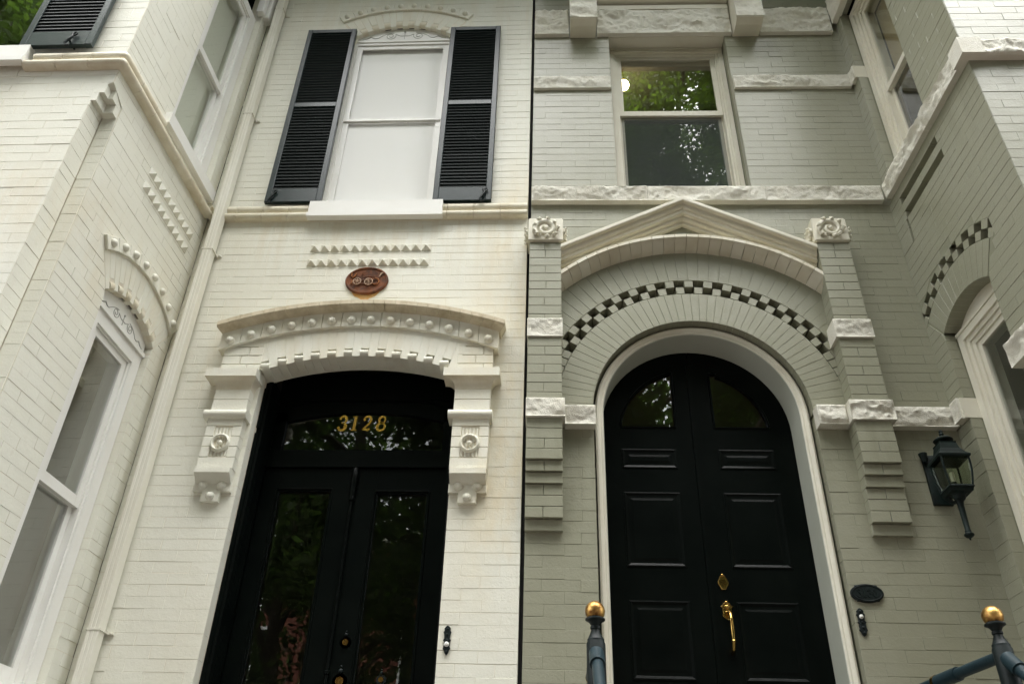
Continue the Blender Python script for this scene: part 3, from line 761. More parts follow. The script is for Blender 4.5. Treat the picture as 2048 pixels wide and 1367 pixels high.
# frame head: transom bar and arched board above the glass
def arch_board(mb, z_in, z_out, n0, n1, s0=-1.899, s1=-.696, k=20):
    pr = []
    for i in range(k+1):
        s = s0+(s1-s0)*i/k
        pr.append([(s, n0, z_in(s)), (s, n1, z_in(s)), (s, n1, z_out(s)), (s, n0, z_out(s))])
    mb.sweep(pr, True)
arch_board(m, lambda s: arcz(4.36, 2.1, s-DC), lambda s: 4.66, -.345, -.300)
arch_board(m, lambda s: arcz(4.47, 1.95, s-DC), lambda s: arcz(4.50, 1.95, s-DC), -.30, -.283)
m.box(-1.899, -.696, -.345, -.275, 3.995, 4.065); m.box(-1.899, -.696, -.30, -.262, 3.938, 3.996)
m.box(-1.899, -1.83, -.345, -.30, 4.065, 4.36); m.box(-.765, -.696, -.345, -.30, 4.065, 4.36)
m.tube([(-1.935, -.105, 1.7), (-1.935, -.105, 4.09)], .019, 8); m.tube([(-1.935, -.105, 4.13), (-1.935, -.105, 4.42)], .019, 8)
m.tube([(-.662, -.105, 1.7), (-.662, -.105, 4.42)], .015, 8)
m.box(-1.885, -.705, -.272, -.266, 3.962, 3.968)
for z0, z1 in ((2.0, 2.9), (3.0, 3.85)):
    m.box(-1.9002, -1.894, -.25, -.245, z0, z1); m.box(-1.9002, -1.894, -.16, -.155, z0, z1)
m.box(-.60, -.56, -.6, -.1, 1.6, 1.61)
dfr = m.build('door_frame', M['black'], white)
m = MB(FW); m.slab([(-1.84, 4.06), (-.755, 4.06), (-.755, 4.40), (-1.84, 4.40)], -.328, -.322, .001); m.build('transom_pane', M['glass'], dfr)
# numerals in gold leaf on the transom
def stroke(mb, pts, ws, o, sc, n0, n1, sl=.16):
    L_, Rr_ = [], []
    for i, p in enumerate(pts):
        a = pts[max(i-1, 0)]; b = pts[min(i+1, len(pts)-1)]
        d = (b[0]-a[0], b[1]-a[1]); l = math.hypot(*d) or 1; w_ = ws[i]/2
        L_.append((p[0]-d[1]/l*w_, p[1]+d[0]/l*w_)); Rr_.append((p[0]+d[1]/l*w_, p[1]-d[0]/l*w_))
    tf = lambda q, n: (o[0]+(q[0]+sl*q[1])*sc, n, o[1]+q[1]*sc)
    mb.sweep([[tf(L_[i], n0), tf(L_[i], n1), tf(Rr_[i], n1), tf(Rr_[i], n0)] for i in range(len(pts))], True)
def arcpts(cx, cy, rx, ry, a0, a1, k=12): return [(cx+rx*cos(radians(a0+(a1-a0)*i/k)), cy+ry*sin(radians(a0+(a1-a0)*i/k))) for i in range(k+1)]
def wd(k, a, b): return [a+(b-a)*sin(pi*i/(k-1)) for i in range(k)]
def digit(ch, mb, o, sc, n0, n1, sl=.06):
    S = lambda p, w_: stroke(mb, p, w_, o, sc, n0, n1, sl)
    dot = lambda x, y, r: S([(x-r, y), (x-r*.5, y), (x, y), (x+r*.5, y), (x+r, y)], [r*.6, r*1.7, r*2, r*1.7, r*.6])
    if ch == '3':
        S(arcpts(.26, .74, .22, .24, 150, -75), wd(13, .07, .17)); S(arcpts(.25, .27, .25, .26, 85, -150), wd(13, .06, .18)); dot(.09, .82, .075); dot(.07, .17, .085)
        S([(.20, .52), (.32, .52)], [.06, .06])
    if ch == '1':
        S([(.20, .04), (.20, .96)], [.16, .16]); S([(.03, .03), (.37, .03)], [.07, .07]); S([(.03, .96), (.30, .96)], [.07, .07])
    if ch == '2':
        S(arcpts(.26, .72, .23, .26, 160, -30)+[(.36, .42), (.18, .22), (.04, .06)], wd(16, .07, .15)); S([(.03, .08), (.20, .10), (.36, .05), (.50, .12)], [.10, .15, .15, .06]); dot(.08, .76, .08)
    if ch == '8':
        S(arcpts(.27, .75, .19, .22, 0, 360, 18), wd(19, .08, .14)); S(arcpts(.26, .26, .24, .26, 0, 360, 18), wd(19, .09, .16))
    if ch == '0':
        S(arcpts(.27, .5, .22, .48, 0, 360, 20), [.08+.08*abs(cos(2*pi*i/20)) for i in range(21)])
for ch, x in zip('3128', (-1.484, -1.393, -1.318, -1.219)):
    m = MB(FW); digit(ch, m, (x, 4.232), .108, -.324, -.318); m.build('numeral', M['gold'], dfr)
# leaves
def leaf_w(s0, s1, gz0, gz1, gs0, gs1, label):
    m = MB(FW); n0, n1 = -.325, -.28
    m.box(s0, gs0, n0, n1, 1.7, 3.932); m.box(gs1, s1, n0, n1, 1.7, 3.932)
    m.box(gs0, gs1, n0, n1-.001, gz1, 3.932); m.box(gs0, gs1, n0, n1-.001, 1.7, gz0)
    for a, b, c_, d in ((gs0, gs0+.012, gz0, gz1), (gs1-.012, gs1, gz0, gz1), (gs0, gs1, gz1-.012, gz1), (gs0, gs1, gz0, gz0+.012)):
        m.box(a+.0005, b-.0005, n1-.02, n1-.004, c_+.0005, d-.0005)
    # bolection edge
    for x in (gs0-.004, gs1+.004): m.tube([(x, n1, gz0), (x, n1, gz1)], .006, 6)
    m.tube([(gs0, n1, gz1+.004), (gs1, n1, gz1+.004)], .006, 6)
    d_ = m.build('door', M['black'], white, label=label)
    g0, g1, h0, h1 = gs0+.012, gs1-.012, gz0+.012, gz1-.012; b = .022; nn = n1-.026
    q = MB(FW); q.add([(g0, nn, h0), (g1, nn, h0), (g1, nn, h1), (g0, nn, h1), (g0+b, nn+.0016, h0+b), (g1-b, nn+.0016, h0+b), (g1-b, nn+.0016, h1-b), (g0+b, nn+.0016, h1-b), (g0, nn-.004, h0), (g1, nn-.004, h0), (g1, nn-.004, h1), (g0, nn-.004, h1)],
                      [(4, 5, 6, 7), (0, 1, 5, 4), (1, 2, 6, 5), (2, 3, 7, 6), (3, 0, 4, 7), (8, 9, 10, 11), (0, 1, 9, 8), (1, 2, 10, 9), (2, 3, 11, 10), (3, 0, 8, 11)])
    q.build('pane', M['glass'], d_)
    return d_
dl = leaf_w(-1.893, -1.3005, 1.95, 3.79, -1.79, -1.44, 'left glazed leaf of the black double door')
dr = leaf_w(-1.2985, -.702, 1.95, 3.775, -1.158, -.822, 'right glazed leaf of the black double door')
m = MB(FW)   # turned astragal between the leaves
m.lathe((-1.302, -.268, 1.72), [(.010, 0), (.011, .95), (.017, .955), (.017, .97), (.010, .975), (.010, 1.985), (.018, 1.99), (.019, 2.01), (.015, 2.02), (.021, 2.04), (.022, 2.055), (.018, 2.07), (.023, 2.09), (.024, 2.20), (.016, 2.212)], 10)
m.build('astragal', M['black'], dr, smooth=40)
def cyl_lock(door, x, z, r=.026, mat='brass'):
    m = MB(FW); m.lathe((x, -.28, z), [(r*1.25, 0), (r*1.25, .006), (r*1.05, .010), (r, .012)], 18, (0, -1, 0)); m.ball((x, -.272, z+r*1.6), r*.38, 8); m.ball((x, -.272, z+r*2.3), r*.2, 8)
    k = m.build('lock_plate', M['iron'], door, smooth=40)
    m = MB(FW); m.lathe((x, -.268, z), [(r*.68, 0), (r*.68, .005), (r*.55, .008), (r*.2, .006), (r*.2, .001)], 16, (0, -1, 0)); m.build('lock', M[mat], door, smooth=40)
cyl_lock(dr, -1.222, 2.850); cyl_lock(dr, -1.226, 2.640, .034); cyl_lock(dl, -1.0, 2.648, .022) if False else cyl_lock(dr, -.995, 2.652, .022)

# ================================================================== GREEN HOUSE
TH = 0.0176117
OG = (-0.205, 0, 0)
green = thing('green_house', 'sage green brick row house with an arched black door and rough white stone bands', 'house', OG, TH)
GM = Matrix.Translation(OG) @ Matrix.Rotation(TH, 4, 'Z')
FG = Fr((0, 0), (1, 0), (0, -1))
FRS = Fr((2.607, 0), (-.058, 1.25), (-1.25, -.058))       # side of the right bay, faces the door
FRF = Fr((0, -1.25), (1, 0), (0, -1))
CG = .0682
AC, AZ = 1.094, 4.218
gdoor = [rect_hole(.416, 1.772, 1.6, AZ), arc_hole(AC, AZ, .678, AZ)]
gring = [rect_hole(.416, 1.772, 1.6, AZ), lambda z: [(max(AC-.98, AC-sqrt(max(1.268**2-(z-AZ)**2, 0))), min(AC+.98, AC+sqrt(max(1.268**2-(z-AZ)**2, 0))))] if AZ <= z < AZ+1.268 else []]
gwin = [rect_hole(.645, 1.640, 6.08, 7.95)]
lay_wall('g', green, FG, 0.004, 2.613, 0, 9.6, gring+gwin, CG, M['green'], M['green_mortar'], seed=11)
SC_, SZ = -.455, 4.29
slow = [rect_hole(-.745, -.165, 2.3, 4.685), arc_hole(SC_, SZ, .490, 4.685)]
slow_b = [rect_hole(-.745, -.165, 2.3, 4.685), wedge_hole(SC_, SZ, .828, 4.685, .645)]
sup = [rect_hole(-.722, -.112, 6.03, 8.02)]
slots = [rect_hole(-.725, -.150, 5.7972, 5.8650), rect_hole(-.745, -.165, 5.6608, 5.7286)]
# corner pilaster slot
cslot = [rect_hole(-.172, -.146, 5.456, 5.6605)]
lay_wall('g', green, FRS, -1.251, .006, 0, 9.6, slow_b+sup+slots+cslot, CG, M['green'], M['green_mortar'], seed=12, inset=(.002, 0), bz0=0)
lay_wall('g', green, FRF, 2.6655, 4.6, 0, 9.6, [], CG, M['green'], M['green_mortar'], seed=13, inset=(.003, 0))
m = MB(green and FRS)
m.box(-.76, -.14, -.058, -.052, 5.64, 5.89); m.box(-.19, -.135, -.040, -.034, 5.44, 5.64); m.build('slot_back', M['green'], green)
m = MB(); m.box(.0, 4.7, -1.24, 6, 9.6, 9.75); m.build('roof', M['dark'], green)
m = MB(); m.box(4.6, 4.72, -1.2, 6, 0, 9.59); m.box(.24, 4.59, 5.8, 5.95, 0, 9.59); m.box(.003, .12, .04, 5.79, 0, 9.59)
m.build('party_wall', M['room'], green)
m = MB(); m.box(-.017, .003, .05, .4, 0, 9.6); m.build('joint_gap', M['dark'], green)
m = MB(); m.box(.13, 2.9, .31, 5.7, 8.28, 8.35); m.box(.13, 2.9, 3.6, 3.7, 5.6, 8.27); m.build('room', M['room'], green)

# ---- doorway arch rings
m = MB(FG)
annulus(m, AC, AZ, .680, .905, -pi/2, pi/2, -.004); annulus(m, AC, AZ, .90, 1.025, -1.36, 1.36, -.135); annulus(m, AC, AZ, 1.02, 1.275, -1.05, 1.05, -.004)
darch = m.build('door_arch', M['green_mortar'], green)
UA = radians(7.55)/2
voussoirs(FG, darch, M['green'], AC, AZ, .678, .905, -24*UA, 24*UA, 48, -.13, 0)
voussoirs(FG, darch, M['green'], AC, AZ, .908, .962, -20.5*UA, 20.5*UA, 41, -.14, 0, skip=lambda i: abs(i-20) <= 16 and i % 2 == 0, name='header_brick', gap=.007)
voussoirs(FG, darch, M['green'], AC, AZ, .965, 1.018, -20.5*UA, 20.5*UA, 41, -.14, 0, skip=lambda i: abs(i-20) <= 16 and i % 2 == 1, name='header_brick', gap=.007)
voussoirs(FG, darch, M['green'], AC, AZ, 1.021, 1.268, -16*UA, 16*UA, 32, -.07, 0)
for i in range(26):   # moulded label course over the arch
    a0 = -.80+1.6*i/26+.0012; a1 = a0+1.6/26-.0024
    pr = []
    for a in (a0, (a0+a1)/2, a1):
        pr.append([(AC+r*sin(a), n, AZ+r*cos(a)) for r, n in ((1.262, -.03), (1.262, .012), (1.270, .040), (1.283, .068), (1.300, .092), (1.314, .106), (1.316, .116), (1.340, .116), (1.346, .10), (1.352, -.03))])
    m = MB(FG); m.sweep(pr, True); m.build('moulding_brick', [M['gmould'], M['gtrim']][i % 7 == 3], darch, smooth=35)
# casing and panelled reveal of the doorway
m = MB(FG); prf = [(.664, -.13), (.664, -.058), (.652, -.050), (.640, -.054), (.632, -.062), (.622, -.060), (.614, -.066)]
def door_sweep(mb, prf, caps=False):
    pr = [[(AC-r, n, 1.7) for r, n in prf]]
    for i in range(33):
        a = -pi/2+pi*i/32; pr.append([(AC+r*sin(a), n, AZ+r*cos(a)) for r, n in prf])
    pr.append([(AC+r, n, 1.7) for r, n in prf]); mb.sweep(pr, caps=caps)
door_sweep(m, prf); gcas = m.build('door_casing', M['gtrim'], green, smooth=40)
m = MB(FG); door_sweep(m, [(.6138, -.066), (.611, -.069), (.611, -.30)]); m.build('reveal', M['reveal'], gcas, smooth=40)
# ---- arched double door
SPL = 1.083
def gleaf(sgn, label):
    lo, hi = (AC-.625, SPL-.002) if sgn < 0 else (SPL+.002, AC+.625)
    glass_h = arc_hole(1.088, 4.200, .482, 4.245)
    cut = rect_hole(.966, 1.216, 4.0, 4.9)
    def gh(z):
        iv = glass_h(z); out = []
        for a, b in iv: out += subtract([(a, b)], [(.966, 1.216)])
        return out
    outside = lambda z: [] if z < AZ else [(-9, AC-sqrt(max(.625**2-(z-AZ)**2, 0))), (AC+sqrt(max(.625**2-(z-AZ)**2, 0)), 9)]
    m = MB(FG); n0, n1 = -.33, -.285
    zs = [1.7, 4.218, 4.245]+[4.245+.0175*i for i in range(1, 34)]
    zs = [z for z in zs if z < 4.843]+[4.842]
    for zb, zt in zip(zs[:-1], zs[1:]):
        for A, B in row_spans(lo, hi, zb, zt, [gh, outside]):
            P8 = [(A[0], n1, zb), (A[1], n1, zb), (B[1], n1, zt), (B[0], n1, zt)]; Q8 = [(p[0], n0, p[2]) for p in P8]
            m.add(P8+Q8, [(0, 1, 2, 3), (4, 5, 6, 7), (0, 3, 7, 4), (1, 2, 6, 5), (0, 1, 5, 4), (2, 3, 7, 6)])
    d = m.build('door', M['black'], green, label=label)
    # raised panels
    def panel(s0, s1, z0, z1):
        m = MB(FG)
        for k, (w_, h) in enumerate(((0, .010),)):
            pts = lambda e, n: [(s0+e, n, z0+e), (s1-e, n, z0+e), (s1-e, n, z1-e), (s0+e, n, z1-e)]
            rings = [pts(0, n1-.002), pts(0, n1+.004), pts(.008, n1+.006), pts(.018, n1+.002), pts(.024, n1-.0005), pts(.040, n1+.0004), pts(.055, n1+.004), pts(.058, n1+.004)]
            m.sweep([r for r in rings], True)
        m.build('panel', M['black'], d)
    if sgn < 0: xs = (.607, .956)
    else: xs = (1.222, 1.572)
    panel(*xs, 3.952, 4.088); panel(*xs, 3.315, 3.790); panel(*xs, 2.680, 3.116); panel(*xs, 1.85, 2.50)
    # glazing with a bead round the fan-shaped light
    gs = [(.966-.0, 4.245), (.610, 4.245)] if sgn < 0 else [(1.216, 4.245), (1.566, 4.245)]
    pts = []
    for i in range(15):
        a0 = asin((gs[0][0]-1.088)/.482); a1 = sgn*asin(min(.999, .4789/.482)); a = a1+(a0-a1)*i/14
        pts.append((1.088+.482*sin(a), 4.2+.482*cos(a)))
    loop = [gs[0], gs[1]]+pts
    m = MB(FG); m.slab(loop, -.312, -.306, .0005, back=True); m.build('pane', M['glass'], d)
    m = MB(FG); m.tube([(p[0], n1+.001, p[1]) for p in loop]+[(loop[0][0], n1+.001, loop[0][1])], .0075, 6); m.build('glazing_bead', M['black'], d, smooth=60)
    return d
g1 = gleaf(-1, 'left leaf of the arched black door'); g2 = gleaf(1, 'right leaf of the arched black door carrying the brass handle')
m = MB(FG); m.box(SPL-.014, SPL+.012, -.2855, -.276, 1.7, 4.72); m.build('meeting_bead', M['black'], g2)
m = MB(FG); m.lathe((1.152, -.285, 3.694), [(.014, 0), (.014, .004), (.010, .007), (.009, .003)], 14, (0, -1, 0)); m.build('peephole', M['iron'], g2, smooth=40)
# deadbolt escutcheon
m = MB(FG)
m.slab([(1.157+.028*cos(t)*(1+.12*cos(4*t)), 3.228+.044*sin(t)*(1+.06*cos(6*t))) for t in [2*pi*i/28 for i in range(28)]], -.285, -.276, .004)
m.lathe((1.157, -.276, 3.224), [(.021, 0), (.021, .006), (.017, .010), (.013, .008), (.012, .003)], 18, (0, -1, 0))
m.ball((1.155, -.272, 3.268), .009, 8); m.build('deadbolt', M['brass'], g2, smooth=30)
# pull handle: plate, curved grip, lower rose
m = MB(FG)
m.slab([(1.163+x, 3.060+z) for x, z in ((-.024, -.032), (-.031, -.022), (-.026, -.010), (-.026, .020), (-.036, .030), (-.024, .036), (-.020, .048), (0, .056), (.020, .048), (.024, .036), (.036, .030), (.026, .020), (.026, -.010), (.031, -.022), (.024, -.032), (0, -.046))], -.285, -.278, .003)
m.ball((1.163, -.276, 3.085), .016, 10, (1, .5, .8)); m.ball((1.163, -.272, 3.055), .014, 10, (1.2, .6, .6)); m.ball((1.161, -.274, 3.110), .010, 8)
m.build('handle_plate', M['brass'], g2, smooth=30)
m = MB(FG)
gp = [(1.165, -.275, 3.052), (1.166, -.245, 3.046), (1.167, -.230, 3.030), (1.167, -.224, 3.008), (1.167, -.222, 2.996), (1.167, -.222, 2.99), (1.167, -.222, 2.935), (1.167, -.222, 2.890), (1.167, -.222, 2.884), (1.166, -.226, 2.870), (1.166, -.240, 2.845), (1.166, -.262, 2.832), (1.166, -.284, 2.828)]
m.tube(gp, [.012, .011, .009, .009, .013, .010, .012, .010, .014, .009, .010, .009, .008], 10); m.build('handle_grip', M['brass'], g2, smooth=50)
m = MB(FG); m.lathe((1.166, -.285, 2.826), [(.024, 0), (.024, .005), (.016, .010), (.006, .012)], 18, (0, -1, 0)); m.build('handle_rose', M['iron'], g2, smooth=40)

# ---- pilasters of the doorway
def gpil(s0, s1, s0l, s1l, n, label=None):
    m = MB(FG); m.box(s0+.006, s1-.006, -.02, n-.007, 4.09, 5.48); m.box(s0l+.006, s1l-.006, -.02, .022, 3.42, 4.09)
    p = m.build('pilaster', M['green_mortar'], green)
    def course(a, b, z0, nn, two, h=CG-.0032):
        xs = [(a, b)] if not two else [(a, (a+b)/2-.0015+R.uniform(-.006, .006)), None]
        if two: xs[1] = (xs[0][1]+.003, b)
        for x0, x1 in xs:
            m = MB(FG); m.slab([(x0, z0), (x1, z0), (x1, z0+h), (x0, z0+h)], -.02, nn+R.uniform(-.001, .001), .0014); m.build('brick', M['green'], p)
    z = 5.478-CG; k = 0
    while z > 4.815-.02:
        course(s0, s1, z, n, k % 2 == 1 or k == 0); z -= CG; k += 1
    z = 4.680-CG
    while z > 4.20-.02:
        course(s0, s1, z, n, k % 2 == 1); z -= CG; k += 1
    z = 4.088-CG; lv = [n, n, n, n, n-.020, n-.040, n-.058, n-.058, n-.058, n-.088]
    for k in range(10):
        if k < 10: course(s0l, s1l, z, lv[k], k % 2 == 0 and k != 0); z -= CG
    return p
gpil(.001, .219, .003, .220, .120)
gpil(1.976, 2.191, 1.958, 2.175, .120)
rock(FG, -.004, .226, 4.680, 4.818, -.01, .150, green, M['stone'], seed=1)
rock(FG, -.002, .236, 4.088, 4.214, -.01, .160, green, M['stone'], seed=2)
rock(FG, .2375, .424, 4.074, 4.205, -.01, .090, green, M['stone'], seed=3)
rock(FG, 1.958, 2.199, 4.681, 4.818, -.01, .155, green, M['stone'], seed=4)
rock(FG, 1.944, 2.206, 4.089, 4.222, -.01, .165, green, M['stone'], seed=5, amp=.05)
rock(FG, 1.770, 1.943, 4.090, 4.222, -.01, .095, green, M['stone'], seed=6, amp=.04)
rock(FG, 2.2065, 2.600, 4.088, 4.222, -.01, .070, green, M['stone'], seed=7)
rock(FRS, -.160, -.075, 4.088, 4.222, -.01, .065, green, M['stone'], seed=8)
m = MB(FRS); m.box(-.168, -.159, -.09, .030, 4.089, 4.221); m.build('impost_stone', M['gtrim'], green)
rock(FRS, -1.25, -.748, 4.06, 4.205, -.01, .075, green, M['stone'], seed=9)
# carved capitals
def capital(s0, s1, n, side):
    z0, z1 = 5.482, 5.686
    m = MB(FG); m.slab([(s0, z0), (s1, z0), (s1, z1-.012), (s1-.012, z1), (s0+.012, z1), (s0, z1-.012)], -.01, n, .006)
    cp = m.build('capital', M['gtrim'], green)
    def rosette(fr, sc, zc, nn, sz=1.0):
        m = MB(fr)
        m.tube(spiral((sc, zc), .016*sz, .082*sz, 1.55, .4, 40, nn+.006), [.007+.013*i/40 for i in range(41)], 8)
        m.ball((sc, nn+.012, zc), .016*sz, 10)
        for k in range(9):
            a = .5+2*pi*k/9+R.uniform(-.1, .1); rr_ = (.072+R.uniform(-.006, .008))*sz
            c = (sc+rr_*cos(a), nn+.004, zc+rr_*sin(a))
            e = (sc+(rr_+.026*sz)*cos(a+.35), nn+.018, zc+(rr_+.022*sz)*sin(a+.35))
            m.tube([c, ((c[0]+e[0])/2, nn+.024, (c[2]+e[2])/2), e], [.012*sz, .015*sz, .003], 6)
        m.build('carved_rosette', M['gtrim'], cp, smooth=50)
    rosette(FG, (s0+s1)/2, (z0+z1)/2-.002, n)
    FS = Fr((s0, 0), (0, -1), (-1, 0)) if side < 0 else Fr((s1, 0), (0, -1), (1, 0))
    rosette(FS, n*.55, (z0+z1)/2-.01, 0.0, .62)
    FS = Fr((s1, 0), (0, -1), (1, 0)) if side < 0 else Fr((s0, 0), (0, -1), (-1, 0))
    rosette(FS, n*.55, (z0+z1)/2-.01, 0.0, .62)
capital(-.012, .234, .142, 1); capital(1.962, 2.200, .142, -1)
# pediment
PX, PS = 1.093, .510
def rake(prof, s_half, mat, name):
    m = MB(FG)
    pr = [[(PX+d*s_half, n, 5.872+dz-PS*s_half) for n, dz in prof] for d in (-1,)]
    pr.append([(PX, n, 5.872+dz) for n, dz in prof]); pr.append([(PX+s_half, n, 5.872+dz-PS*s_half) for n, dz in prof])
    m.sweep(pr, True); return m
ped = rake([(-.02, .040), (.10, .034), (.135, .024), (.135, -.004), (.130, -.010), (.112, -.012), (.110, -.016), (.104, -.040), (.096, -.052), (.086, -.056), (.086, -.080), (.082, -.084), (.062, -.086), (.060, -.090), (.060, -.108), (.052, -.116), (.034, -.118), (.034, -.145), (-.02, -.145)], .876, M['gmould'], '').build('pediment', [M['gmould']], green, smooth=18)
m = rake([(.10, .0350), (.1362, .0250), (.1362, .0005), (.10, .002)], .8765, None, ''); m.build('pediment_fillet', M['gtrim'], ped)

# ---- stone bands
def band(fr, s0, s1, z0, z1, n, joints, seed, amp=.03, name='stone_band'):
    xs = [s0]+list(joints)+[s1]
    for i, (a, b) in enumerate(zip(xs[:-1], xs[1:])):
        rock(fr, a+.001, b-.001, z0, z1, -.012, n, green, M['stone'], name, amp, seed=seed+i)
band(FG, .004, 2.560, 5.946, 6.086, .065, (.86, 1.72), 20)
band(FRS, -1.31, -.055, 5.946, 6.086, .065, (-.70,), 30, .045)
m = MB(); m.box(2.604, 2.74, -1.312, -1.18, 5.9452, 6.0868); m.build('stone_core', M['stone'], green)
band(FRF, 2.606, 4.3, 5.946, 6.086, .065, (3.4,), 40, .045)
band(FG, .004, .640, 7.226, 7.366, .045, (), 50); band(FG, 1.645, 2.585, 7.220, 7.360, .045, (), 52)
rock(FRS, -.109, -.030, 7.226, 7.366, -.01, .045, green, M['stone'], seed=55)
m = MB(FRS); m.box(-.1135, -.108, -.1, .022, 7.227, 7.365); m.build('impost_stone', M['gtrim'], green)
band(FG, .004, .302, 7.925, 8.245, .065, (), 60, .05, 'lintel_stone'); band(FG, .545, 1.702, 7.925, 8.245, .065, (), 62, .05, 'lintel_stone'); band(FG, 1.945, 2.56, 7.925, 8.245, .065, (), 64, .05, 'lintel_stone')
band(FRS, -1.20, -.04, 8.02, 8.33, .065, (), 66, .04, 'lintel_stone')
def bracket(s0, s1, sd_):
    m = MB(FG); m.sweep([[(s, -.01, 7.916), (s, .135, 7.735 if False else 7.885), (s, .195, 7.905), (s, .195, 8.9), (s, -.01, 8.9)] for s in (s0, s1)], True)
    b = m.build('bracket', M['gtrim'], green)
    rock(FG, s0-.006, s1+.006, 7.905, 8.88, .19, .235, b, M['stone'], 'rock_face', .035, seed=sd_)
bracket(.312, .532, 70); bracket(1.712, 1.932, 72)
m = MB(FG); m.box(.54, 1.70, -.02, .085, 8.33, 8.42); m.box(.54, 1.70, -.02, .05, 8.247, 8.30); m.build('upper_sill', M['gtrim'], green)
m = MB(FG); m.box(.545, 1.70, -.02, .095, 8.432, 8.46); m.build('sill_strip', M['reveal'], green)
m = MB(FG); m.box(.646, 1.639, -.12, -.002, 7.915, 7.949); m.build('lintel_soffit', M['gtrim'], green)

# ---- green house windows
gw = window(green, FG, .650, 1.636, 6.09, 7.914, -.115, 7.085, M['gtrim'], M['glass_hi'], M['glass_scr'], casing=.035, steps_=((.018, .012), (.016, .010)), sash=.036, sp=.035, zmh=.055, label='sash window above the pediment reflecting leaves')
m = MB(FG); m.box(.735, 1.552, -.171, -.1700, 6.10, 7.085); m.build('insect_screen', M['screen'], gw)
m = MB(FG); m.box(.66, 1.626, -.11, -.095, 7.838, 7.85); m.box(.66, 1.626, -.112, -.10, 7.875, 7.882); m.build('head_moulding', M['gmould'], gw)
gl = window(green, FRS, -.742, -.168, 2.3, 4.655, -.072, 3.40, M['gtrim'], M['glass'], M['glass'], casing=.055, steps_=((.030, .016), (.030, .014)), sash=.035, label='tall arched window low on the side of the right bay')
m = MB(FRS); m.slab(arch_poly(SC_, SZ, .495, .2885, 4.656), -.15, -.100, .002); m.build('arch_panel', M['gtrim'], gl)
m = MB(FRS); m.box(-.744, -.166, -.13, -.066, 4.650, 4.672); m.build('drip_moulding', M['gtrim'], gl)
gu = window(green, FRS, -.718, -.116, 6.088, 8.018, -.075, 6.915, M['gtrim'], M['glass'], M['glass_scr'], shade=M['tanpanel'], shade_n=.06, casing=.055, steps_=((.030, .016), (.030, .014)), sash=.035, label='sash window high on the side of the right bay')  # tan panel added behind the sashes for the amber tone in the glass
# arch rings over the lower bay window
m = MB(FRS); annulus(m, SC_, SZ, .492, .712, -.68, .68, -.004); annulus(m, SC_, SZ, .705, .830, -.68, .68, -.125); annulus(m, SC_, SZ, .824, .91, -.66, .66, -.0035)
sar = m.build('window_arch', M['green_mortar'], green)
voussoirs(FRS, sar, M['green'], SC_, SZ, .490, .709, -.62, .62, 12, -.11, 0)
U2 = radians(10.4)/2
voussoirs(FRS, sar, M['green'], SC_, SZ, .712, .767, -7.5*U2, 7.5*U2, 15, -.13, 0, skip=lambda i: i % 2 == 1, name='header_brick', gap=.007)
voussoirs(FRS, sar, M['green'], SC_, SZ, .770, .826, -7.5*U2, 7.5*U2, 15, -.13, 0, skip=lambda i: i % 2 == 0, name='header_brick', gap=.007)

finish_pool('w', Matrix.Identity(4), 250)
finish_pool('g', GM, 220)

# ================================================================== things fixed to the fronts
# drainpipe
dp = thing('drainpipe', 'cream square downspout in the corner between bay and door wall', 'drainpipe', (-2.51, -.06, 0))
m = MB(); prof = []
for x, y in ((-.034, .03), (-.034, -.037), (-.030, -.040), (-.014, -.040), (-.012, -.0385), (-.009, -.0385), (-.007, -.040), (.007, -.040), (.009, -.0385), (.012, -.0385), (.014, -.040), (.030, -.040), (.034, -.037), (.034, .03)): prof.append((x, y))
m.sweep([[(x, y, z) for x, y in prof] for z in (0, 9.5)], True); m.build('pipe', M['pipe'], dp)
for z in (2.80, 5.47, 6.9, 8.3):
    m = MB(); m.box(-.042, .042, -.043, .06, z, z+.010); m.box(.0425, .075, .048, .058, z-.004, z+.014); m.ball((.06, .046, z+.005), .008, 8); m.build('strap', M['pipe'], dp)

# fire mark
fm = thing('fire_mark', 'rusty oval iron plaque with a raised fire engine above the door hood', 'plaque', (-1.343, -.001, 5.237))
Tf = lambda s, n, z: Vector((s, -n, z))
m = MB(Tf); k = 40
rings = []
for rx, rz, n in ((.152, .119, .0), (.152, .119, .014), (.147, .114, .019), (.140, .107, .020), (.134, .101, .014), (.130, .097, .013)):
    rings.append([(rx*cos(2*pi*i/k), n, rz*sin(2*pi*i/k)) for i in range(k)])
m.sweep(rings, True); m.build('oval_plate', M['rust'], fm, smooth=35)
def hoop(mb, c, r, t, n, spokes=8):
    mb.tube([(c[0]+r*cos(2*pi*i/18), n, c[1]+r*sin(2*pi*i/18)) for i in range(19)], t, 6)
    for i in range(spokes):
        a = 2*pi*i/spokes; mb.tube([(c[0], n, c[1]), (c[0]+r*cos(a), n, c[1]+r*sin(a))], t*.6, 4)
m = MB(Tf); hoop(m, (-.064, -.016), .027, .0035, .026); m.build('engine_wheel', M['ironpale'], fm, smooth=60)
m = MB(Tf); hoop(m, (.018, -.022), .028, .0035, .028); m.build('engine_wheel', M['ironpale'], fm, smooth=60)
m = MB(Tf); hoop(m, (.063, -.014), .026, .0035, .020, 0); m.build('engine_wheel', M['rustpale'], fm, smooth=60)
m = MB(Tf)
m.box(-.075, .075, .012, .020, -.035, -.024); m.box(-.045, .055, .012, .022, -.006, .006); m.lathe((-.027, -.020, .0), [(.016, 0), (.018, .03), (.013, .05), (.010, .055), (.014, .075), (.008, .082)], 10)
m.tube([(-.038, .018, .0), (-.040, .020, .04), (-.030, .020, .066)], .004, 5); m.ball((.02, .016, .014), .014, 10, (1, .5, 1)); m.lathe((.068, -.016, .0), [(.010, 0), (.010, .03), (.007, .035), (.007, .062), (.011, .066), (.011, .074)], 10)
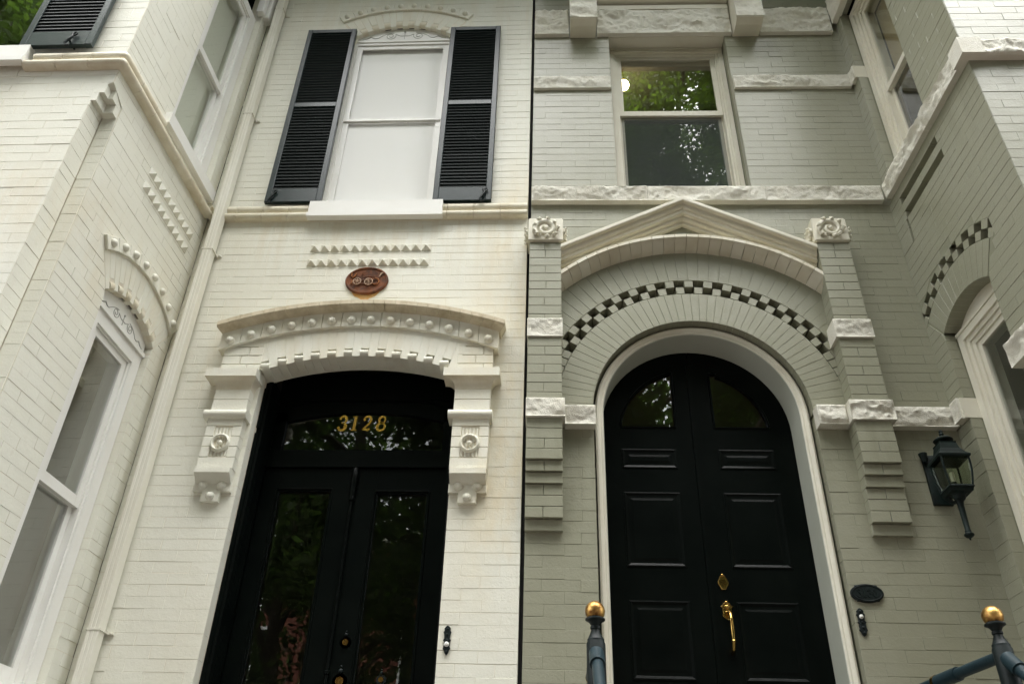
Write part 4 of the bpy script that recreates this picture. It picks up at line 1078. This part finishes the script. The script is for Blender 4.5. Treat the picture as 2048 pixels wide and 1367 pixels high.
m.tube([(-.02, .02, .02), (.02, .022, .028), (.06, .02, .02)], .004, 5); m.box(-.012, .0, .012, .02, -.02, .02)
m.build('engine_body', M['rust'], fm, smooth=40)
m = MB(Tf); m.tube([(-.111, .018, .062), (-.113, .018, .036), (-.100, .018, .024), (-.086, .018, .034), (-.080, .018, .058)], .0055, 6); m.build('letter', M['rustpale'], fm, smooth=60)
m = MB(Tf); m.tube([(.088, .018, .026), (.096, .018, .058), (.112, .018, .062)], .005, 6); m.tube([(.092, .018, .044), (.104, .018, .047)], .004, 6); m.build('letter', M['ironpale'], fm, smooth=60)
m = MB(Tf); m.tube([(-.106, .018, -.034), (-.101, .018, -.006)], .005, 6); m.build('letter', M['rustpale'], fm, smooth=60)
st = [(.10*cos(pi+pi*i/14), -.112+.112-.119*sqrt(max(0, 1-(.10*cos(pi+pi*i/14)/.152)**2))+.004) for i in range(15)]
dr_ = [(x, z-.018-.010*abs(sin(x*60))-.026*(1-abs(x)/.10)) for x, z in st]
m = MB(Tf); m.sweep([[(a[0], .0012, a[1]), (b[0]*.9, .0012, b[1])] for a, b in zip(st, dr_)], caps=False); m.build('rust_streak', M['ruststain'], fm)

# bells and number plate
def bell(x, z, h, wdt, rz, o, label, bz, br):
    b = thing('doorbell', label, 'doorbell', o, rz)
    m = MB(lambda s, n, zz: Vector((x+s, -n, z+zz)))
    m.slab([(wdt*a, h*c_) for a, c_ in ((0, -.5), (.25, -.42), (.32, -.33), (.48, -.28), (.40, -.2), (.36, -.05), (.5, 0), (.36, .06), (.40, .2), (.5, .27), (.36, .33), (.40, .40), (.2, .47), (0, .5), (-.2, .47), (-.40, .40), (-.36, .33), (-.5, .27), (-.40, .2), (-.36, .06), (-.5, 0), (-.36, -.05), (-.40, -.2), (-.48, -.28), (-.32, -.33), (-.25, -.42))], .0, .011, .003)
    for q in range(5): m.ball((0, .010, h*(-.38+.19*q)), wdt*.17, 8)
    m.build('back_plate', M['iron'], b)
    m = MB(lambda s, n, zz: Vector((x+s, -n, z+zz))); m.lathe((0, .010, bz), [(br*1.5, 0), (br*1.5, .005), (br, .007), (br, .012), (br*.6, .015)], 14, (0, 1, 0)); m.build('push_button', M['ivory'], b, smooth=40)
    return b
bell(-.605, 2.797, .155, .042, 0, (0, -.001, 0), 'narrow black doorbell plate with white button on the cream wall', -.022, .009)
bell(1.805, 2.931, .150, .046, TH, OG, 'narrow black doorbell plate with white button on the green wall', .028, .0075)
npl = thing('number_plaque', 'dark oval house number plaque above the bell on the green wall', 'plaque', OG, TH)
m = MB(lambda s, n, z: Vector((1.862+s, -n, 3.086+z)))
ov = []
for i in range(48):
    t = 2*pi*i/48; q = abs(abs((t % pi)-pi/2)-pi*.22) < .09
    f = 1.08 if q else 1.0
    ov.append((.0885*cos(t)*f, .051*sin(t)*f))
m.slab(ov, .0, .012, .003); m.tube([(.078*cos(2*pi*i/40), .0125, .042*sin(2*pi*i/40)) for i in range(41)], .0028, 5)
m.build('oval_plate', M['iron'], npl)
for ch, x in zip('3130', (-.056, -.024, .000, .030)):
    m = MB(lambda s, n, z: Vector((1.862+s, -n, 3.086+z))); digit(ch, m, (x, -.022), .044, .011, .0145, 0); m.build('numeral', M['copper'], npl)

# wall lantern
la = thing('wall_lantern', 'weathered dark green carriage lantern on the wall right of the arched door', 'lantern', OG, TH)
Tl = lambda s, n, z: Vector((2.42+s, -n, z))
m = MB(Tl)
m.sweep([[(-.075, .0, z), (-.075, .012+b, z), (-.05, .022+b, z), (.02, .022+b, z), (.035, .012+b, z), (.035, .0, z)] for z, b in ((3.60, 0), (3.62, .006), (3.89, .006), (3.91, 0))], True)
m.lathe((-.072, .03, 3.86), [(.012, 0), (.02, .03), (.026, .055), (.022, .058)], 10)
m.build('back_plate', M['copper'], la, smooth=30)
cx_, cn = 0.0, .165
def sq(h, z, k=1.0): return [(cx_-h, cn-h*k, z), (cx_+h, cn-h*k, z), (cx_+h, cn+h*k, z), (cx_-h, cn+h*k, z)]
m = MB(Tl); m.sweep([sq(.086, 3.800), sq(.088, 3.812), sq(.070, 3.832), sq(.054, 3.862), sq(.046, 3.900), sq(.048, 3.908)], True); m.build('roof', M['copper'], la)
m = MB(Tl); m.lathe((cx_, cn, 3.908), [(.020, 0), (.018, .012), (.052, .020), (.055, .026), (.040, .040), (.018, .050), (.010, .055), (.014, .066), (.009, .074), (.012, .084), (.003, .096)], 16); m.build('finial', M['copper'], la, smooth=40)
m = MB(Tl)
for sx in (-1, 1):
    for sn in (-1, 1):
        m.tube([(cx_+sx*(.060+.016*sin(q*pi*.62)), cn+sn*(.060+.016*sin(q*pi*.62)), 3.625+.178*q) for q in [i/7 for i in range(8)]], .0065, 6)
for z, h in ((3.625, .063),):
    m.sweep([sq(h, z-.010), sq(h+.006, z), sq(h, z+.010)], True)
m.sweep([sq(.058, 3.60), sq(.062, 3.614)], True); m.lathe((cx_, cn, 3.555), [(.016, 0), (.030, .015), (.036, .035), (.05, .046)], 12)
m.build('cage', M['copper'], la)
for ax in range(4):
    m = MB(Tl); pr = []
    for q in [i/6 for i in range(7)]:
        h = .0585+.016*sin(q*pi*.62); z = 3.636+.166*q
        a, b = [((-h, -h), (h, -h)), ((h, -h), (h, h)), ((h, h), (-h, h)), ((-h, h), (-h, -h))][ax]
        k = (h-.004)/h
        pr.append([(cx_+a[0]*.95, cn+a[1]*.95, z), (cx_+b[0]*.95, cn+b[1]*.95, z), (cx_+b[0]*.95*k, cn+b[1]*.95*k, z), (cx_+a[0]*.95*k, cn+a[1]*.95*k, z)])
    m.sweep(pr, True); m.build('pane', M['lampglass'], la)
m = MB(Tl); m.lathe((cx_-.006, cn, 3.632), [(.030, 0), (.030, .008), (.016, .012), (.014, .040)], 14); m.build('candle_cup', M['copper'], la, smooth=40)
m = MB(Tl); m.lathe((cx_-.006, cn, 3.672), [(.0125, 0), (.0125, .058), (.006, .060)], 14); m.build('candle_sleeve', M['candle'], la, smooth=40)
m = MB(Tl); m.lathe((cx_-.006, cn, 3.732), [(.006, 0), (.011, .014), (.008, .028), (.002, .044)], 12); m.build('bulb', M['lampglass'], la, smooth=40)
m = MB(Tl); m.lathe((cx_-.006, cn, 3.335), [(.004, 0), (.006, .010), (.018, .016), (.026, .026), (.026, .032), (.016, .042), (.017, .050), (.014, .056), (.017, .20), (.020, .215), (.026, .225)], 14); m.build('tail_stem', M['copper'], la, smooth=35)
m = MB(Tl); m.tube([(-.02, .02, 3.66), (-.015, .05, 3.62), (-.01, .10, 3.575), (-.006, .15, 3.565)], .011, 8); m.tube(spiral((-.015, 3.64), .022, .006, 1.2, 0, 14, .06), .006, 6); m.build('arm', M['copper'], la, smooth=50)

# handrails
def handrail(x, y, zb, label, back):
    h = thing('handrail', label, 'handrail', (x, y, 1.7), 0, 'handrails either side of the arched door steps')
    b = zb-1.7
    m = MB(); m.lathe((0, 0, 0), [(.036, 0), (.036, b-.62), (.030, b-.60), (.034, b-.55), (.026, b-.50), (.030, b-.36), (.038, b-.34), (.038, b-.125), (.034, b-.118), (.034, b-.108), (.031, b-.104), (.022, b-.085), (.017, b-.07), (.021, b-.066), (.021, b-.058), (.017, b-.054), (.026, b-.040), (.040, b-.032), (.040, b-.027), (.030, b-.020)], 18); m.build('newel_post', M['iron'], h, smooth=35)
    m = MB(); m.ball((0, 0, b+.004), .041, 20); m.build('ball_finial', M['gilt'], h, smooth=70)
    zr = b-.165
    d = Vector((.012 if x > 1 else .006, -.77, -.64)).normalized(); p0 = Vector((0, -.02, zr))
    m = MB(); m.tube([tuple(p0), tuple(p0+d*.09)], .030, 14); m.tube([tuple(p0+d*.09), tuple(p0+d*3.1)], .0225, 14); m.build('stair_rail', M['rail'], h, smooth=50)
    p0 = Vector((0, .02, zr+.02)); d2 = Vector((back, 1, 0)).normalized(); L_ = 1.02
    m = MB(); m.tube([tuple(p0), tuple(p0+d2*L_)], .0225, 14); m.tube([tuple(p0+d2*.30), tuple(p0+d2*.47)], .029, 14); m.tube([tuple(p0+d2*(L_-.02)), tuple(p0+d2*L_)], .04, 14); m.build('landing_rail', M['rail'], h, smooth=50)
    m = MB(); m.tube([tuple(p0+d2*.455), tuple(p0+d2*.475)], .0305, 14); m.build('collar', M['brass'], h, smooth=50)
    m = MB()
    m.tube([(-.035+.0*q, -.01, zr-.12-.0*q) for q in (0, 1)], .012, 6) if False else None
    m.tube(spiral((-.040, b-.40), .036, .010, 1.4, 1.5, 22, .0), .011, 7); m.tube([(.0, .0, b-.36), (-.035, .0, b-.36)], .010, 7); m.tube(spiral((-.046, b-.50), .030, .010, 1.3, 4.6, 20, .0), .010, 7)
    m.build('scroll_bracket', M['iron'], h, smooth=50)
    return h
handrail(.140, -1.15, 2.618, 'black handrail with gold ball finial left of the arched door', 0)
handrail(1.728, -1.10, 2.634, 'black handrail with gold ball finial right of the arched door', -.18)

# lit globe lamp inside the green house
gp_ = GM @ Vector((.858, .83, 8.30))
lt = thing('globe_lamp', 'small lit globe lamp inside the window above the pediment', 'lamp', tuple(Vector((gp_.x, gp_.y, 8.05)) if False else GM @ Vector((.83, .62, 8.05))))
m = MB(); m.ball((0, 0, 0), .052, 16); m.build('globe', emit('lamp_glow', (1.0, .80, .45), 6), lt, smooth=80)
m = MB(); m.lathe((0, 0, .048), [(.03, 0), (.02, .03), (.006, .04), (.006, .178)], 10); m.build('stem', M['brass'], lt, smooth=40)

# ================================================================== across the street (seen in the glass), and kerb trees added for shade
LEAFM = {}
def crown_mesh(key, seed, n, rx, rz, leaf):
    rr = random.Random(seed); v = []; f = []
    cl = []
    for i in range(70):
        while True:
            p = Vector((rr.uniform(-1, 1), rr.uniform(-1, 1), rr.uniform(-1, 1)))
            if .25 < p.length < 1: break
        cl.append((Vector((p.x*rx, p.y*rx, p.z*rz)), rr.uniform(.5, 1.15)))
    for i in range(n):
        c, r = cl[rr.randrange(len(cl))]
        p = c+Vector((rr.gauss(0, .5), rr.gauss(0, .5), rr.gauss(0, .36)))*r
        d = Vector((rr.gauss(0, 1), rr.gauss(0, 1), rr.gauss(0, .5))).normalized(); e = d.orthogonal().normalized()
        e = (e+d.cross(e)*rr.uniform(-2, 2)).normalized(); sz = leaf*rr.uniform(.6, 1.3); b = len(v)
        v += [tuple(p-d*sz), tuple(p+e*sz*.55), tuple(p+d*sz), tuple(p-e*sz*.55)]; f.append((b, b+1, b+2, b+3))
    me = bpy.data.meshes.new('crown'); me.from_pydata(v, [], f); return me
CM = {}
def tree(x, y, h, rx, rz, var, label, seed):
    t = thing('street_tree', label, 'tree', (x, y, 0), 0, 'street trees reflected in the windows')
    rr = random.Random(seed); m = MB()
    m.tube([(0, 0, -.1), (.03, .02, 1), (.0, .06, 3), (.12, .0, h*.5), (.05, .1, h*.72), (0, 0, h)], [.26, .20, .17, .14, .10, .03], 10)
    for i in range(9):
        a = rr.uniform(0, 2*pi); z = h*(.38+.05*i); L_ = rx*rr.uniform(.55, .85)
        m.tube([(.06, .04, z), (cos(a)*L_*.5, sin(a)*L_*.5, z+L_*.35), (cos(a)*L_, sin(a)*L_, z+L_*.75)], [.08, .05, .015], 6)
    m.build('trunk', M['bark'], t, smooth=60)
    if var not in CM:
        CM[var] = crown_mesh(var, 5+var, 46000 if var < 2 else 19000, 3.6, 3.4, .088 if var < 2 else .098); CM[var].materials.append(M['leaf'] if var == 0 else M['leaf2'])
    o = link('crown', CM[var], t); o.location = (0, 0, h*.80); o.rotation_euler = (0, 0, rr.uniform(0, 6)); o.scale = (rx/3.6, rx/3.6, rz/3.4)
tree(2.45, -6.7, 18.2, 2.0, 2.7, 0, 'tall leafy street tree reflected in the sash window above the pediment', 1)
tree(-3.9, -9.2, 12.6, 4.1, 4.4, 1, 'dark street tree reflected in the glazed black door', 2)
tree(-9.6, -6.7, 16.5, 2.8, 3.6, 0, 'street tree reflected in the bay window beside the dark shutter', 3)
tree(1.6, -10.2, 12.6, 3.9, 4.3, 1, 'dark street tree reflected in the fan lights of the arched door', 5)
tree(7.4, -7.2, 10.5, 3.8, 3.8, 1, 'unseen street tree furthest right, added to darken the right bay', 4)  # added to block sky from the right and darken that side
tree(-4.4, -7.8, 7.2, 2.5, 2.4, 2, 'small low tree added by the kerb as shade, reflected in the left black door leaf', 6)  # this and the next low trees are added to shade the lower walls
tree(-.6, -8.0, 7.0, 2.3, 2.2, 2, 'small low tree added by the kerb as shade, reflected in the right black door leaf', 7)
tree(3.2, -7.9, 7.4, 2.4, 2.4, 2, 'small low tree added by the kerb opposite the arched door to shade the walls', 8)
tree(6.6, -7.6, 6.8, 2.3, 2.3, 2, 'small low tree added by the kerb opposite the right bay to shade the walls', 9)
def far_house(x0, x1, h, label, mat):
    t = thing('brick_house', label, 'house', ((x0+x1)/2, -24, 0), 0, 'houses across the road')
    w2 = (x1-x0)/2-.02
    m = MB(); m.box(-w2, w2, -6, 0, -.1, h); m.build('wall', mat, t)
    m = MB(); m.box(-w2-.0, w2, -.02, .28, h-.55, h); m.build('cornice', M['gtrim'], t)
    for fl in range(4):
        for k in range(2):
            xc = -w2+(k+.5)*w2; z0 = 1.6+fl*3.0
            m = MB(); m.box(xc-.55, xc+.55, .0, .09, z0-.1, z0); m.box(xc-.52, xc-.44, 0, .06, z0, z0+1.8); m.box(xc+.44, xc+.52, 0, .06, z0, z0+1.8); m.box(xc-.52, xc+.52, 0, .065, z0+1.8, z0+1.92); m.box(xc-.44, xc+.44, 0, .05, z0+.88, z0+.94)
            wn = m.build('window', M['gloss_white'], t)
            m = MB(); m.box(xc-.44, xc+.44, 0, .03, z0, z0+1.8); m.build('pane', M['black'], wn)
far_house(-9, -3.6, 13.0, 'red brick house across the road, left one in the reflection', M['redbrick'])
far_house(-3.6, 1.8, 13.6, 'red brick house across the road, middle one in the reflection', M['redbrick'])
far_house(1.8, 7.2, 12.8, 'cream house across the road, right one in the reflection', M['wtrim'])
far_house(-14.6, -9, 12.6, 'red brick house across the road, far left in the reflection', M['redbrick'])
far_house(7.2, 12.8, 13.2, 'red brick house across the road, far right in the reflection', M['redbrick'])
